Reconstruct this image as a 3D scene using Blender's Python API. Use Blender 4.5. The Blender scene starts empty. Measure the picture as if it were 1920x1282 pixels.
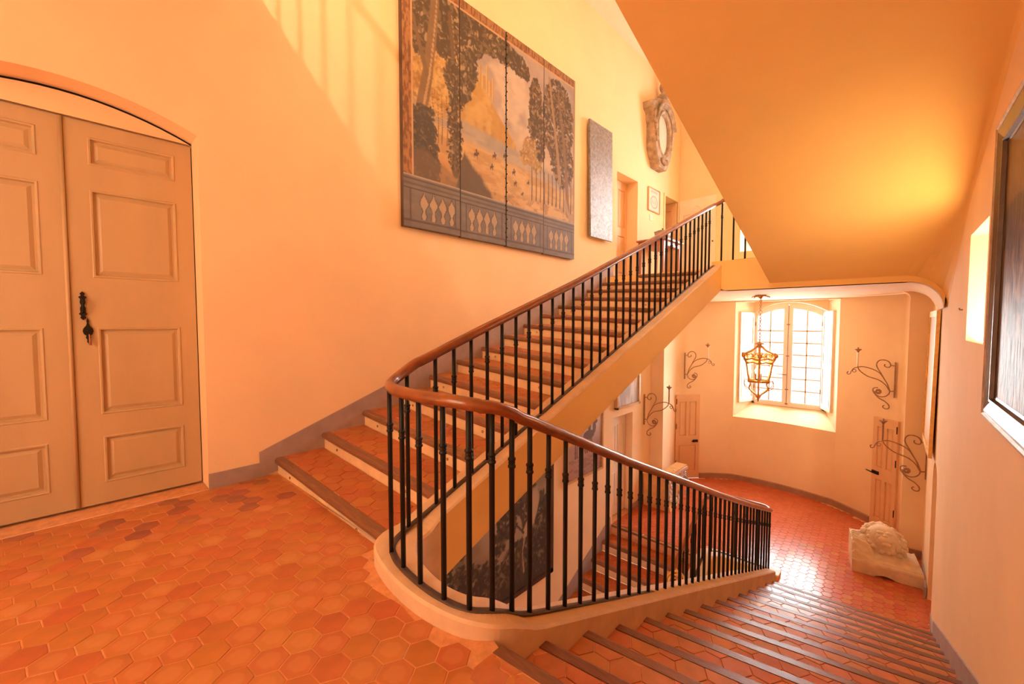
import bpy, math, random
import numpy as np
from mathutils import Vector, Matrix

random.seed(7)
SC = bpy.context.scene
COL = SC.collection
PI = math.pi

# ------------------------------------------------------------------ camera
YAW = math.radians(43.278)      # corridor axis X lies this far right of the view
PITCH = math.radians(2.70)
cam_d = bpy.data.cameras.new('camera')
cam_d.sensor_width = 36.0
cam_d.lens = 785.0 / 1920.0 * 36.0
cam_d.clip_start = 0.02
cam = bpy.data.objects.new('camera', cam_d)
COL.objects.link(cam)
cam.location = (0, 0, 1.35)
_F = Vector((math.cos(YAW) * math.cos(PITCH), math.sin(YAW) * math.cos(PITCH), -math.sin(PITCH)))
cam.rotation_euler = _F.to_track_quat('-Z', 'Y').to_euler()
SC.camera = cam

# ------------------------------------------------------------------ world, lights, exposure
w = bpy.data.worlds.new('sky')
SC.world = w
w.use_nodes = True
w.node_tree.nodes['Background'].inputs[0].default_value = (1.0, 0.95, 0.88, 1)
w.node_tree.nodes['Background'].inputs[1].default_value = 3.0
SC.view_settings.view_transform = 'Standard'
SC.view_settings.look = 'None'
SC.view_settings.gamma = 1.0
SC.view_settings.use_curve_mapping = False
SC.view_settings.exposure = -0.48
try:
    SC.cycles.max_bounces = 14
    SC.cycles.diffuse_bounces = 7
    SC.cycles.transparent_max_bounces = 16
    SC.cycles.sample_clamp_indirect = 40
    SC.cycles.caustics_reflective = False
    SC.cycles.caustics_refractive = False
except Exception:
    pass


def area(name, loc, target, sx, sy, power, col=(1, 0.9, 0.78)):
    d = bpy.data.lights.new(name, 'AREA')
    d.shape = 'RECTANGLE'
    d.size = sx
    d.size_y = sy
    d.energy = power
    d.color = col
    o = bpy.data.objects.new(name, d)
    COL.objects.link(o)
    o.location = loc
    v = Vector(target) - Vector(loc)
    o.rotation_euler = v.to_track_quat('-Z', 'Y').to_euler()
    return o


sun_d = bpy.data.lights.new('sun', 'SUN')
sun_d.energy = 270
sun_d.angle = math.radians(0.6)
sun_d.color = (1.0, 0.90, 0.70)
sun = bpy.data.objects.new('sun', sun_d)
COL.objects.link(sun)
sun.location = (3.5, -6, 9)
sun.rotation_euler = Vector((0.16, 0.42, -0.89)).to_track_quat('-Z', 'Y').to_euler()

DAY = (1.0, 0.90, 0.72)
WARM = (1.0, 0.73, 0.32)      # lamp-like tint for the added fill lights
area('daylight_bay_window', (11.75, 1.9, 0.75), (8.0, 1.9, 0.1), 1.7, 2.9, 820, (0.95, 0.98, 1.0))
area('daylight_upper_bay_window', (10.9, 1.95, 4.2), (6.0, 2.3, 3.6), 1.7, 2.4, 380, (0.90, 0.95, 1.0))
area('daylight_slit_window', (4.72, -1.05, 1.55), (4.72, 1.0, 2.15), 0.5, 0.9, 12, (1.0, 0.84, 0.58))
area('fill_right_wall', (4.9, -1.0, 4.55), (4.0, 4.0, 3.9), 1.1, 1.3, 90, WARM)  # added light from an unseen opening, brightens the left wall
area('fill_behind_camera', (-3.1, 1.9, 2.0), (2.0, 1.9, 1.6), 2.6, 2.4, 135, WARM)  # added soft fill from behind the camera
lamp_d = bpy.data.lights.new('upper_landing_lamp', 'POINT')
lamp_d.energy = 620
lamp_d.color = (1.0, 0.84, 0.58)
lamp_d.shadow_soft_size = 0.05
lamp = bpy.data.objects.new('upper_landing_lamp', lamp_d)
COL.objects.link(lamp)
lamp.location = (-1.0, 1.5, 6.6)
area('fill_lower_storey', (-3.1, 1.9, -2.6), (2.0, 2.4, -2.6), 2.4, 2.2, 120, DAY)  # added fill for the flight below the landing


# ------------------------------------------------------------------ materials
def new_mat(name):
    m = bpy.data.materials.new(name)
    m.use_nodes = True
    nt = m.node_tree
    b = nt.nodes['Principled BSDF']
    return m, nt, b


def paint(name, col, rough=0.6, var=0.06, scale=3.0, bump=0.0, bscale=60.0, metal=0.0, rnd=0.0, spec=None, col2=None, stretch=None, coat=0.0):
    """Noise-mottled colour with optional fine relief; rnd varies the tone from object to object."""
    m, nt, b = new_mat(name)
    N, L = nt.nodes, nt.links
    tc = N.new('ShaderNodeTexCoord')
    mp = N.new('ShaderNodeMapping')
    L.new(tc.outputs['Object'], mp.inputs[0])
    if stretch:
        mp.inputs['Scale'].default_value = stretch
    nz = N.new('ShaderNodeTexNoise')
    nz.inputs['Scale'].default_value = scale
    nz.inputs['Detail'].default_value = 6
    nz.inputs['Roughness'].default_value = 0.6
    L.new(mp.outputs[0], nz.inputs['Vector'])
    rp = N.new('ShaderNodeValToRGB')
    c = np.array(col)
    lo = c * (1 - var) if col2 is None else np.array(col2)
    hi = np.minimum(c * (1 + var), 1.0)
    rp.color_ramp.elements[0].position = 0.32
    rp.color_ramp.elements[1].position = 0.68
    rp.color_ramp.elements[0].color = (*lo, 1)
    rp.color_ramp.elements[1].color = (*hi, 1)
    L.new(nz.outputs['Fac'], rp.inputs[0])
    out = rp.outputs[0]
    if rnd > 0:
        oi = N.new('ShaderNodeObjectInfo')
        mr = N.new('ShaderNodeMapRange')
        mr.inputs['To Min'].default_value = 1 - rnd
        mr.inputs['To Max'].default_value = 1 + rnd * 0.7
        L.new(oi.outputs['Random'], mr.inputs['Value'])
        hs = N.new('ShaderNodeHueSaturation')
        L.new(out, hs.inputs['Color'])
        L.new(mr.outputs[0], hs.inputs['Value'])
        mh = N.new('ShaderNodeMapRange')
        mh.inputs['To Min'].default_value = 0.49
        mh.inputs['To Max'].default_value = 0.512
        m2 = N.new('ShaderNodeMath')
        m2.operation = 'FRACT'
        m3 = N.new('ShaderNodeMath')
        m3.operation = 'MULTIPLY'
        m3.inputs[1].default_value = 7.31
        L.new(oi.outputs['Random'], m3.inputs[0])
        L.new(m3.outputs[0], m2.inputs[0])
        L.new(m2.outputs[0], mh.inputs['Value'])
        L.new(mh.outputs[0], hs.inputs['Hue'])
        out = hs.outputs[0]
    L.new(out, b.inputs['Base Color'])
    b.inputs['Roughness'].default_value = rough
    b.inputs['Metallic'].default_value = metal
    if coat:
        b.inputs['Coat Weight'].default_value = coat
        b.inputs['Coat Roughness'].default_value = 0.12
    if spec is not None:
        b.inputs['Specular IOR Level'].default_value = spec
    if bump > 0:
        n2 = N.new('ShaderNodeTexNoise')
        n2.inputs['Scale'].default_value = bscale
        n2.inputs['Detail'].default_value = 4
        L.new(mp.outputs[0], n2.inputs['Vector'])
        bp = N.new('ShaderNodeBump')
        bp.inputs['Strength'].default_value = bump
        bp.inputs['Distance'].default_value = 0.01
        L.new(n2.outputs['Fac'], bp.inputs['Height'])
        L.new(bp.outputs[0], b.inputs['Normal'])
    return m


M = {}
M['wall'] = paint('ochre_plaster', (0.85, 0.63, 0.395), 0.85, 0.035, 1.4, 0.12, 45, spec=0.2)
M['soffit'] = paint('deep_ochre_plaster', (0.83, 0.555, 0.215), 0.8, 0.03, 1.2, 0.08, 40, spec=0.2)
M['curb'] = paint('curb_plaster', (0.66, 0.47, 0.31), 0.65, 0.10, 6, 0.25, 30)
M['riser'] = paint('riser_plaster', (0.76, 0.55, 0.32), 0.7, 0.12, 5, 0.2, 35)
M['skirt'] = paint('grey_skirting_paint', (0.37, 0.28, 0.26), 0.6, 0.12, 6, 0.15, 40)
M['skirt2'] = paint('brown_skirting_paint', (0.36, 0.19, 0.12), 0.6, 0.12, 6, 0.1, 40)
M['grout'] = paint('pale_grout', (0.66, 0.32, 0.15), 0.7, 0.15, 20, 0.2, 60)
M['tile'] = paint('terracotta', (0.47, 0.150, 0.048), 0.36, 0.12, 7, 0.10, 26, rnd=0.05, spec=0.5)
M['tile_worn'] = paint('terracotta_worn', (0.49, 0.175, 0.062), 0.32, 0.12, 6, 0.10, 22, rnd=0.06, spec=0.5, col2=(0.46, 0.150, 0.048))
_m = M['tile_worn']
_N, _L = _m.node_tree.nodes, _m.node_tree.links
_tc = _N.new('ShaderNodeTexCoord')
_nz = _N.new('ShaderNodeTexNoise')
_nz.inputs['Scale'].default_value = 22
_va = _N.new('ShaderNodeVectorMath')
_va.operation = 'MULTIPLY_ADD'
_va.inputs[1].default_value = (0.03, 0.03, 0)
_L.new(_tc.outputs['Object'], _nz.inputs['Vector'])
_L.new(_nz.outputs['Color'], _va.inputs[0])
_L.new(_tc.outputs['Object'], _va.inputs[2])
_ln = _N.new('ShaderNodeVectorMath')
_ln.operation = 'DISTANCE'
_ln.inputs[1].default_value = (0.015, 0.015, 0)
_L.new(_va.outputs[0], _ln.inputs[0])
_mr = _N.new('ShaderNodeMapRange')
_mr.inputs['From Min'].default_value = 0.046
_mr.inputs['From Max'].default_value = 0.036
_mr.inputs['To Max'].default_value = 0.30
_L.new(_ln.outputs['Value'], _mr.inputs['Value'])
_mx = _N.new('ShaderNodeMixRGB')
_mx.inputs[2].default_value = (0.66, 0.30, 0.13, 1)
_b = _N['Principled BSDF']
_src = _b.inputs['Base Color'].links[0].from_socket
_L.new(_mr.outputs[0], _mx.inputs[0])
_L.new(_src, _mx.inputs[1])
_L.new(_mx.outputs[0], _b.inputs['Base Color'])
M['tile_dark'] = paint('terracotta_dark', (0.34, 0.11, 0.055), 0.38, 0.2, 9, 0.10, 26, rnd=0.14)
M['tile_wax'] = paint('terracotta_waxed', (0.54, 0.135, 0.05), 0.22, 0.10, 7, 0.12, 18, rnd=0.08, spec=0.55)
M['tile_tread'] = paint('terracotta_tread', (0.54, 0.205, 0.09), 0.26, 0.12, 7, 0.12, 18, rnd=0.07, spec=0.55)
M['nosing'] = paint('worn_oak_nosing', (0.225, 0.095, 0.05), 0.30, 0.22, 10, 0.25, 40, stretch=(8, 1, 8), rnd=0.12)
M['rail'] = paint('polished_walnut', (0.25, 0.075, 0.024), 0.28, 0.3, 8, 0.06, 40, coat=0.4)
M['iron'] = paint('black_iron', (0.012, 0.008, 0.006), 0.5, 0.2, 20, 0.1, 80, spec=0.3)
M['iron_flat'] = paint('grey_iron_strip', (0.075, 0.045, 0.04), 0.45, 0.25, 20, 0.15, 60)
M['door'] = paint('beige_door_paint', (0.52, 0.38, 0.225), 0.5, 0.06, 4, 0.06, 50, stretch=(1, 1, 0.25))
M['door_ochre'] = paint('ochre_door_paint', (0.72, 0.44, 0.24), 0.55, 0.05, 4, 0.04, 50)
M['bar'] = paint('backlit_bar_tone', (0.62, 0.40, 0.22), 0.5, 0.04, 5)  # darker than the white frame: the bars' backlit tone put into colour
M['white'] = paint('white_window_paint', (0.80, 0.70, 0.58), 0.45, 0.04, 5)
M['sconce'] = paint('rusty_iron', (0.32, 0.16, 0.07), 0.5, 0.3, 30, 0.1, 60)
M['gilt'] = paint('gilt_bronze', (0.62, 0.33, 0.10), 0.35, 0.25, 25, 0.15, 60, metal=0.7)
M['gold'] = paint('gold_paint', (0.80, 0.48, 0.14), 0.4, 0.15, 14, 0.1, 50, metal=0.25)
M['candle'] = paint('ivory_candle', (0.82, 0.66, 0.46), 0.5, 0.06, 14)
M['stone'] = paint('pale_limestone', (0.74, 0.58, 0.40), 0.85, 0.12, 7, 0.35, 45)
M['stone_old'] = paint('weathered_stone', (0.36, 0.26, 0.18), 0.85, 0.35, 9, 0.5, 40)
M['wood_dark'] = paint('dark_frame_wood', (0.055, 0.028, 0.02), 0.32, 0.3, 12, 0.1, 60, coat=0.3)
M['wood_red'] = paint('cherry_wood', (0.36, 0.13, 0.06), 0.4, 0.2, 8, 0.05, 50, stretch=(1, 1, 0.2))
M['wood_gold'] = paint('pale_gilt_wood', (0.58, 0.34, 0.14), 0.4, 0.15, 8, 0.05, 50)
M['wood_carved'] = paint('ochre_painted_wood', (0.66, 0.38, 0.14), 0.55, 0.12, 8, 0.1, 50)
M['silver'] = paint('silver_moulding', (0.50, 0.40, 0.34), 0.42, 0.25, 14, 0.1, 60, metal=0.5)
M['carved_white'] = paint('silvered_carving', (0.62, 0.58, 0.56), 0.4, 0.2, 16, 0.25, 60, metal=0.2)
M['black'] = paint('unlit_black', (0.05, 0.025, 0.018), 0.8, 0.2, 4)  # black stands in for unlit space behind doorway and gaps
M['paper'] = paint('print_paper', (0.80, 0.66, 0.56), 0.7, 0.03, 6)
M['basket'] = paint('silver_box_metal', (0.42, 0.36, 0.32), 0.35, 0.2, 14, 0.2, 70, metal=0.5)


def oval_glass():
    m, nt, b = new_mat('aged_mirror')
    b.inputs['Base Color'].default_value = (0.80, 0.74, 0.64, 1)
    b.inputs['Roughness'].default_value = 0.30
    b.inputs['Metallic'].default_value = 0.35
    return m


M['mirror'] = oval_glass()


def window_glass():
    m, nt, b = new_mat('window_glass')
    N, L = nt.nodes, nt.links
    t = N.new('ShaderNodeBsdfTransparent')
    t.inputs[0].default_value = (0.96, 0.97, 0.97, 1)
    g = N.new('ShaderNodeBsdfGlossy')
    g.inputs['Roughness'].default_value = 0.03
    mx = N.new('ShaderNodeMixShader')
    mx.inputs[0].default_value = 0.05
    L.new(t.outputs[0], mx.inputs[1])
    L.new(g.outputs[0], mx.inputs[2])
    L.new(mx.outputs[0], N['Material Output'].inputs[0])
    return m


M['glass'] = window_glass()


def silver_leaf():
    """Panel of silver leaf: mottled metal, tarnished in patches."""
    m, nt, b = new_mat('silver_leaf')
    N, L = nt.nodes, nt.links
    tc = N.new('ShaderNodeTexCoord')
    n1 = N.new('ShaderNodeTexNoise')
    n1.inputs['Scale'].default_value = 22
    n1.inputs['Detail'].default_value = 9
    n1.inputs['Roughness'].default_value = 0.75
    L.new(tc.outputs['Object'], n1.inputs['Vector'])
    r = N.new('ShaderNodeValToRGB')
    r.color_ramp.elements[0].position = 0.36
    r.color_ramp.elements[0].color = (0.16, 0.14, 0.13, 1)
    r.color_ramp.elements[1].position = 0.6
    r.color_ramp.elements[1].color = (0.33, 0.31, 0.30, 1)
    L.new(n1.outputs['Fac'], r.inputs[0])
    L.new(r.outputs[0], b.inputs['Base Color'])
    b.inputs['Metallic'].default_value = 0.6
    b.inputs['Roughness'].default_value = 0.5
    bp = N.new('ShaderNodeBump')
    bp.inputs['Strength'].default_value = 0.35
    bp.inputs['Distance'].default_value = 0.01
    L.new(n1.outputs['Fac'], bp.inputs['Height'])
    L.new(bp.outputs[0], b.inputs['Normal'])
    return m


M['leafmetal'] = silver_leaf()


def vcol_mat(name, rough=0.5, bump=0.0, bscale=40, coat=0.0, spec=0.5):
    m, nt, b = new_mat(name)
    N, L = nt.nodes, nt.links
    a = N.new('ShaderNodeVertexColor')
    a.layer_name = 'Col'
    L.new(a.outputs['Color'], b.inputs['Base Color'])
    b.inputs['Roughness'].default_value = rough
    b.inputs['Specular IOR Level'].default_value = spec
    if coat:
        b.inputs['Coat Weight'].default_value = coat
        b.inputs['Coat Roughness'].default_value = 0.25
    if bump:
        tc = N.new('ShaderNodeTexCoord')
        mp = N.new('ShaderNodeMapping')
        mp.inputs['Scale'].default_value = (1, 1, 0.25)
        n2 = N.new('ShaderNodeTexNoise')
        n2.inputs['Scale'].default_value = bscale
        n2.inputs['Detail'].default_value = 6
        L.new(tc.outputs['Object'], mp.inputs[0])
        L.new(mp.outputs[0], n2.inputs['Vector'])
        bp = N.new('ShaderNodeBump')
        bp.inputs['Strength'].default_value = bump
        bp.inputs['Distance'].default_value = 0.01
        L.new(n2.outputs['Fac'], bp.inputs['Height'])
        L.new(bp.outputs[0], b.inputs['Normal'])
    return m


M['canvas'] = vcol_mat('painted_canvas', 0.7)
M['canvas_gloss'] = vcol_mat('varnished_canvas', 0.45, 0.9, 30, 0.0, 0.22)


def bulb_mat():
    m, nt, b = new_mat('lit_bulb')
    b.inputs['Base Color'].default_value = (1, 0.8, 0.5, 1)
    b.inputs['Emission Color'].default_value = (1, 0.62, 0.28, 1)
    b.inputs['Emission Strength'].default_value = 30
    return m


M['bulb'] = bulb_mat()

# ------------------------------------------------------------------ mesh helpers
WORLD = {}      # where an Empty stands, so children can be built in world coordinates


class MB:
    def __init__(self):
        self.v, self.f, self.s = [], [], []

    def add(self, vs, fs, smooth=False):
        o = len(self.v)
        self.v.extend([tuple(map(float, p)) for p in vs])
        self.f.extend([tuple(i + o for i in q) for q in fs])
        self.s.extend([smooth] * len(fs))
        return self

    def hexa(self, p):
        """8 corners: bottom ring 0-3, top ring 4-7."""
        return self.add(p, [(3, 2, 1, 0), (4, 5, 6, 7), (0, 1, 5, 4), (1, 2, 6, 5), (2, 3, 7, 6), (3, 0, 4, 7)])

    def box(self, x0, x1, y0, y1, z0, z1):
        return self.hexa([(x0, y0, z0), (x1, y0, z0), (x1, y1, z0), (x0, y1, z0),
                          (x0, y0, z1), (x1, y0, z1), (x1, y1, z1), (x0, y1, z1)])

    def cbox(self, x0, x1, y0, y1, z0, z1, c=0.004):
        """Box with chamfered top and side edges (cheap bevel)."""
        pr = [(x0 + c, z0), (x1 - c, z0), (x1, z0 + c), (x1, z1 - c), (x1 - c, z1), (x0 + c, z1), (x0, z1 - c), (x0, z0 + c)]
        a = [(x, y0, z) for x, z in pr]
        b = [(x, y1, z) for x, z in pr]
        n = 8
        return self.add(a + b, [tuple(range(n)), tuple(range(2 * n - 1, n - 1, -1))] +
                        [(i, i + n, (i + 1) % n + n, (i + 1) % n) for i in range(n)])

    def prism(self, poly, vec):
        n = len(poly)
        b = [tuple(Vector(p) + Vector(vec)) for p in poly]
        return self.add(list(poly) + b, [tuple(range(n - 1, -1, -1)), tuple(range(n, 2 * n))] +
                        [(i, (i + 1) % n, (i + 1) % n + n, i + n) for i in range(n)])

    def quad(self, a, b, c, d):
        return self.add([a, b, c, d], [(0, 1, 2, 3)])

    def sweep(self, rings, close=True, caps=True, smooth=True):
        n = len(rings[0])
        vs = [p for r in rings for p in r]
        fs = []
        for i in range(len(rings) - 1):
            for j in range(n if close else n - 1):
                k = (j + 1) % n
                fs.append((i * n + j, i * n + k, (i + 1) * n + k, (i + 1) * n + j))
        self.add(vs, fs, smooth)
        if caps and close:
            o = len(self.v) - len(vs)
            self.f.append(tuple(o + j for j in range(n - 1, -1, -1)))
            self.s.append(False)
            self.f.append(tuple(o + (len(rings) - 1) * n + j for j in range(n)))
            self.s.append(False)
        return self

    def tube(self, path, r, n=8, prof=None, up=None, caps=True):
        """Tube along a path; r number or list; prof = unit profile [(side, up)]."""
        P = [Vector(p) for p in path]
        R = r if isinstance(r, (list, tuple)) else [r] * len(P)
        rings = []
        pr = prof or [(math.cos(2 * PI * k / n), math.sin(2 * PI * k / n)) for k in range(n)]
        prev = None
        for i, p in enumerate(P):
            t = (P[min(i + 1, len(P) - 1)] - P[max(i - 1, 0)]).normalized()
            if up is not None:
                s = t.cross(Vector(up))
                s = s.normalized() if s.length > 1e-6 else Vector((1, 0, 0))
            else:
                if prev is None:
                    s = t.cross(Vector((0.31, 0.2, 0.93)))
                    s.normalize()
                else:
                    s = prev - t * prev.dot(t)
                    s.normalize()
                prev = s
            u = s.cross(t).normalized()
            rings.append([tuple(p + s * (a * R[i]) + u * (b * R[i])) for a, b in pr])
        return self.sweep(rings, True, caps)

    def lathe(self, prof, c=(0, 0, 0), n=16, axis='z'):
        rings = []
        for r, z in prof:
            ring = []
            for k in range(n):
                a = 2 * PI * k / n
                x, y = max(r, 1e-4) * math.cos(a), max(r, 1e-4) * math.sin(a)
                ring.append((c[0] + x, c[1] + y, c[2] + z))
            rings.append(ring)
        return self.sweep(rings, True, True)

    def ball(self, c, r, n=8, m=6, sq=(1, 1, 1)):
        rings = []
        for i in range(m + 1):
            t = PI * i / m
            rr = max(math.sin(t), 1e-3)
            rings.append([(c[0] + r * sq[0] * rr * math.cos(2 * PI * k / n), c[1] + r * sq[1] * rr * math.sin(2 * PI * k / n),
                           c[2] - r * sq[2] * math.cos(t)) for k in range(n)])
        return self.sweep(rings, True, False)

    def torus(self, c, R, r, ax=(1, 0, 0), n=12, m=6):
        ax = Vector(ax).normalized()
        s = ax.cross(Vector((0, 0, 1)))
        s = s.normalized() if s.length > 1e-3 else Vector((1, 0, 0))
        u = s.cross(ax)
        vs, fs = [], []
        for i in range(n):
            a = 2 * PI * i / n
            d = s * math.cos(a) + u * math.sin(a)
            for j in range(m):
                b = 2 * PI * j / m
                vs.append(tuple(Vector(c) + d * (R + r * math.cos(b)) + ax * (r * math.sin(b))))
        for i in range(n):
            for j in range(m):
                fs.append((i * m + j, ((i + 1) % n) * m + j, ((i + 1) % n) * m + (j + 1) % m, i * m + (j + 1) % m))
        return self.add(vs, fs, True)

    def mesh(self, name, mat):
        me = bpy.data.meshes.new(name)
        me.from_pydata(self.v, [], self.f)
        if any(self.s):
            me.polygons.foreach_set('use_smooth', self.s)
        me.materials.append(mat if not isinstance(mat, str) else M[mat])
        me.update()
        return me

    def build(self, name, mat, parent=None, fix=True):
        me = self.mesh(name, mat)
        if fix:
            fix_normals(me)
        return link(name, me, parent)


def fix_normals(me):
    import bmesh
    bm = bmesh.new()
    bm.from_mesh(me)
    bmesh.ops.recalc_face_normals(bm, faces=bm.faces)
    bm.to_mesh(me)
    bm.free()


def link(name, me, parent=None, loc=None):
    o = bpy.data.objects.new(name, me)
    COL.objects.link(o)
    if loc is not None:
        o.location = loc
    if parent is not None:
        o.parent = parent
        wl = WORLD.get(parent.name)
        if wl is not None:
            o.matrix_parent_inverse = Matrix.Translation(-Vector(wl))
    return o


def tag(o, label, cat, group=None):
    o['label'] = label
    o['category'] = cat
    if group:
        o['group'] = group
    return o


def thing(name, label, cat, loc=(0, 0, 0), group=None):
    o = bpy.data.objects.new(name, None)
    COL.objects.link(o)
    o.location = loc
    o.empty_display_size = 0.1
    WORLD[o.name] = tuple(loc)
    return tag(o, label, cat, group)


def struct(o, label=None):
    o['kind'] = 'structure'
    if label:
        o['label'] = label
    return o


def catmull(pts, n=6):
    P = [Vector(p) for p in pts]
    out = []
    for i in range(len(P) - 1):
        p0, p1, p2, p3 = P[max(i - 1, 0)], P[i], P[i + 1], P[min(i + 2, len(P) - 1)]
        for k in range(n):
            t = k / n
            out.append(0.5 * ((2 * p1) + (-p0 + p2) * t + (2 * p0 - 5 * p1 + 4 * p2 - p3) * t * t + (-p0 + 3 * p1 - 3 * p2 + p3) * t ** 3))
    out.append(P[-1])
    return out


# ------------------------------------------------------------------ key dimensions (metres)
WL = 4.07                       # left wall plane Y (upper storey)
WLL = 3.73                      # thicker left wall of the storey below
XP = 8.07                       # where that wall ends at the bay's left pier
LZ = -2.25                      # window landing floor
UZ = 2.18                       # upper landing floor


def YR(x):                      # right wall plane, very slightly out of square
    return -0.38 + 0.022 * (x - 4.3)


XB = -2.8                       # wall behind the camera
ZT = 6.71                        # roof over the stairwell


# ------------------------------------------------------------------ walls
def wall_strip(mb, P, xs, zlo, zhi, holes):
    """Wall sheet in columns between xs; P(x, z) -> point; holes = [(xa, xb, za(x), zb(x))]."""
    for a, b in zip(xs[:-1], xs[1:]):
        m = 0.5 * (a + b)
        gaps = sorted([(h[2], h[3]) for h in holes if h[0] < m < h[1]], key=lambda g: g[0](m))
        cur = zlo
        for za, zb in gaps:
            mb.quad(P(a, cur(a)), P(b, cur(b)), P(b, za(b)), P(a, za(a)))
            cur = zb
        mb.quad(P(a, cur(a)), P(b, cur(b)), P(b, zhi(b)), P(a, zhi(a)))


def K(z):
    return lambda x: z


def arch(xa, xb, zs, rise):
    c, h = 0.5 * (xa + xb), 0.5 * (xb - xa)
    return lambda x: zs + rise * math.sqrt(max(0.0, 1 - ((x - c) / h) ** 2)) if rise > 0.25 else zs + rise * (1 - ((x - c) / h) ** 2)


def reveal(mb, P, h, depth_vec, arch_n=1, floor=False):
    """Jambs and head (and sill) of a hole."""
    xa, xb, za, zb = h
    D = Vector(depth_vec)
    q = lambda p: tuple(Vector(p) + D)
    mb.quad(P(xa, za(xa)), P(xa, zb(xa)), q(P(xa, zb(xa))), q(P(xa, za(xa))))
    mb.quad(P(xb, za(xb)), P(xb, zb(xb)), q(P(xb, zb(xb))), q(P(xb, za(xb))))
    for i in range(arch_n):
        x0, x1 = xa + (xb - xa) * i / arch_n, xa + (xb - xa) * (i + 1) / arch_n
        mb.quad(P(x0, zb(x0)), P(x1, zb(x1)), q(P(x1, zb(x1))), q(P(x0, zb(x0))))
    if floor:
        mb.quad(P(xa, za(xa)), P(xb, za(xb)), q(P(xb, za(xb))), q(P(xa, za(xa))))


PL = lambda x, z: (x, WL, z)
PRt = lambda x, z: (x, YR(x), z)

H_main = (-0.715, 0.745, K(0.0), arch(-0.715, 0.745, 2.80, 0.16))
H_low = (6.57, 7.30, K(LZ), arch(6.57, 7.30, -0.345, 0.12))
H_up = (7.22, 8.06, K(UZ), K(4.20))
H_end = (9.36, 10.08, K(UZ), K(4.20))
H_shaft = []
mb = MB()
xs = sorted(set([XB, -0.715, 0.745, 1.3, 3, 5, 7.22, 8.06, 9.36, 10.08, 10.2] + [-0.715 + 1.46 * i / 16 for i in range(17)]))
xs = [a for i, a in enumerate(xs) if i == 0 or a - xs[i - 1] > 1e-6]
wall_strip(mb, PL, xs, lambda x: -0.30 + (2.0 * min(1.0, max(0.0, (x - 1.3) / 5.4))), K(ZT), [H_main, H_up, H_end])
reveal(mb, PL, H_main, (0, 0.235, 0), 16)
reveal(mb, PL, H_up, (0, 0.26, 0))
reveal(mb, PL, H_end, (0, 0.30, 0))
struct(mb.build('wall_left', 'wall', fix=False))
PLL = lambda x, z: (x, WLL, z)
mb = MB()
xs = sorted(set([XB, 1.5, 2.5, 4, 5.3, 6.57, 6.69, XP] + [6.57 + 0.73 * i / 12 for i in range(13)]))
PLL_Z = -0.345
wall_strip(mb, PLL, [x for x in xs if x <= 6.7], K(-5.2), K(PLL_Z), [H_low])
wall_strip(mb, PLL, [x for x in xs if x >= 6.69], K(-5.2), K(PLL_Z), [H_low])
reveal(mb, PLL, H_low, (0, 0.16, 0), 12)
struct(mb.build('wall_left_lower', 'wall', fix=False))
mb = MB()
wall_strip(mb, PLL, [x for x in xs if x >= 6.69], K(PLL_Z), K(1.83), [(H_low[0], H_low[1], K(PLL_Z), H_low[3])])
struct(mb.build('wall_left_end', 'wall', fix=False))
SPAN = MB()
wall_strip(SPAN, PLL, [x for x in xs if 1.49 < x <= 6.7], K(PLL_Z), lambda x: -0.24 if x <= 1.5 else -0.24 + 0.4 * (x - 1.5), [(H_low[0], H_low[1], K(PLL_Z), H_low[3])])

# the plaster tympanum over the landing's double door
mb = MB()
ta = arch(-0.715, 0.745, 2.775, 0.16)
pts = [(-0.715, WL + 0.205, 2.78), (0.745, WL + 0.205, 2.78)] + \
      [(x, WL + 0.205, ta(x)) for x in [0.745 - 1.46 * i / 16 for i in range(17)]]
mb.prism(pts, (0, 0.05, 0))
struct(mb.build('trim_3', 'wall'))

# right wall with the slit window and the arched recess on the lower landing
H_slit = (4.25, 5.12, K(1.20), K(2.06))
H_rec = (6.95, 7.55, K(LZ), arch(6.95, 7.55, -0.64, 0.26))
H_rw = (4.4, 5.4, K(3.9), K(5.2))  # unseen opening added for the light over the upper flight
mb = MB()
xs = sorted(set([XB, 0, 2, 4.25, 4.4, 5.12, 5.4, 6.7, 8.8] + [6.95 + 0.60 * i / 14 for i in range(15)]))
wall_strip(mb, PRt, xs, K(-5.2), K(ZT), [H_slit, H_rec, H_rw])
reveal(mb, PRt, H_slit, (0, -0.42, 0), 1, True)
reveal(mb, PRt, H_rec, (0, -0.22, 0), 14)
reveal(mb, PRt, H_rw, (0, -0.40, 0), 1, True)
struct(mb.build('wall_right', 'wall', fix=False))
mb = MB()
mb.box(6.8, 8.1, YR(7) - 0.26, YR(7) - 0.19, LZ - 0.2, -0.2)
struct(mb.build('door_6', 'door_ochre'))

mb = MB()
mb.box(XB, 10.3, 5.35, 5.45, -5.2, ZT)  # unseen shell added to stop sky light leaking round the doors
mb.quad((10.3, WL, -5.2), (10.3, 5.4, -5.2), (10.3, 5.4, ZT), (10.3, WL, ZT))
mb.quad((XB, WL, -5.2), (XB, 5.4, -5.2), (XB, 5.4, ZT), (XB, WL, ZT))
mb.quad((XB, WL, -5.2), (10.3, WL, -5.2), (10.3, 5.4, -5.2), (XB, 5.4, -5.2))
struct(mb.build('leak_shell', 'black'))
# wall behind the camera with two openings made for the added fill lights
mb = MB()
hb1 = (0.7, 3.1, K(0.9), K(3.1))
hb2 = (0.7, 3.1, K(-3.7), K(-1.5))
wall_strip(mb, lambda y, z: (XB, y, z), [YR(XB), 0.7, 3.1, WL], K(-5.2), K(ZT), [hb1, hb2])
struct(mb.build('wall_back', 'wall', fix=False))

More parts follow.
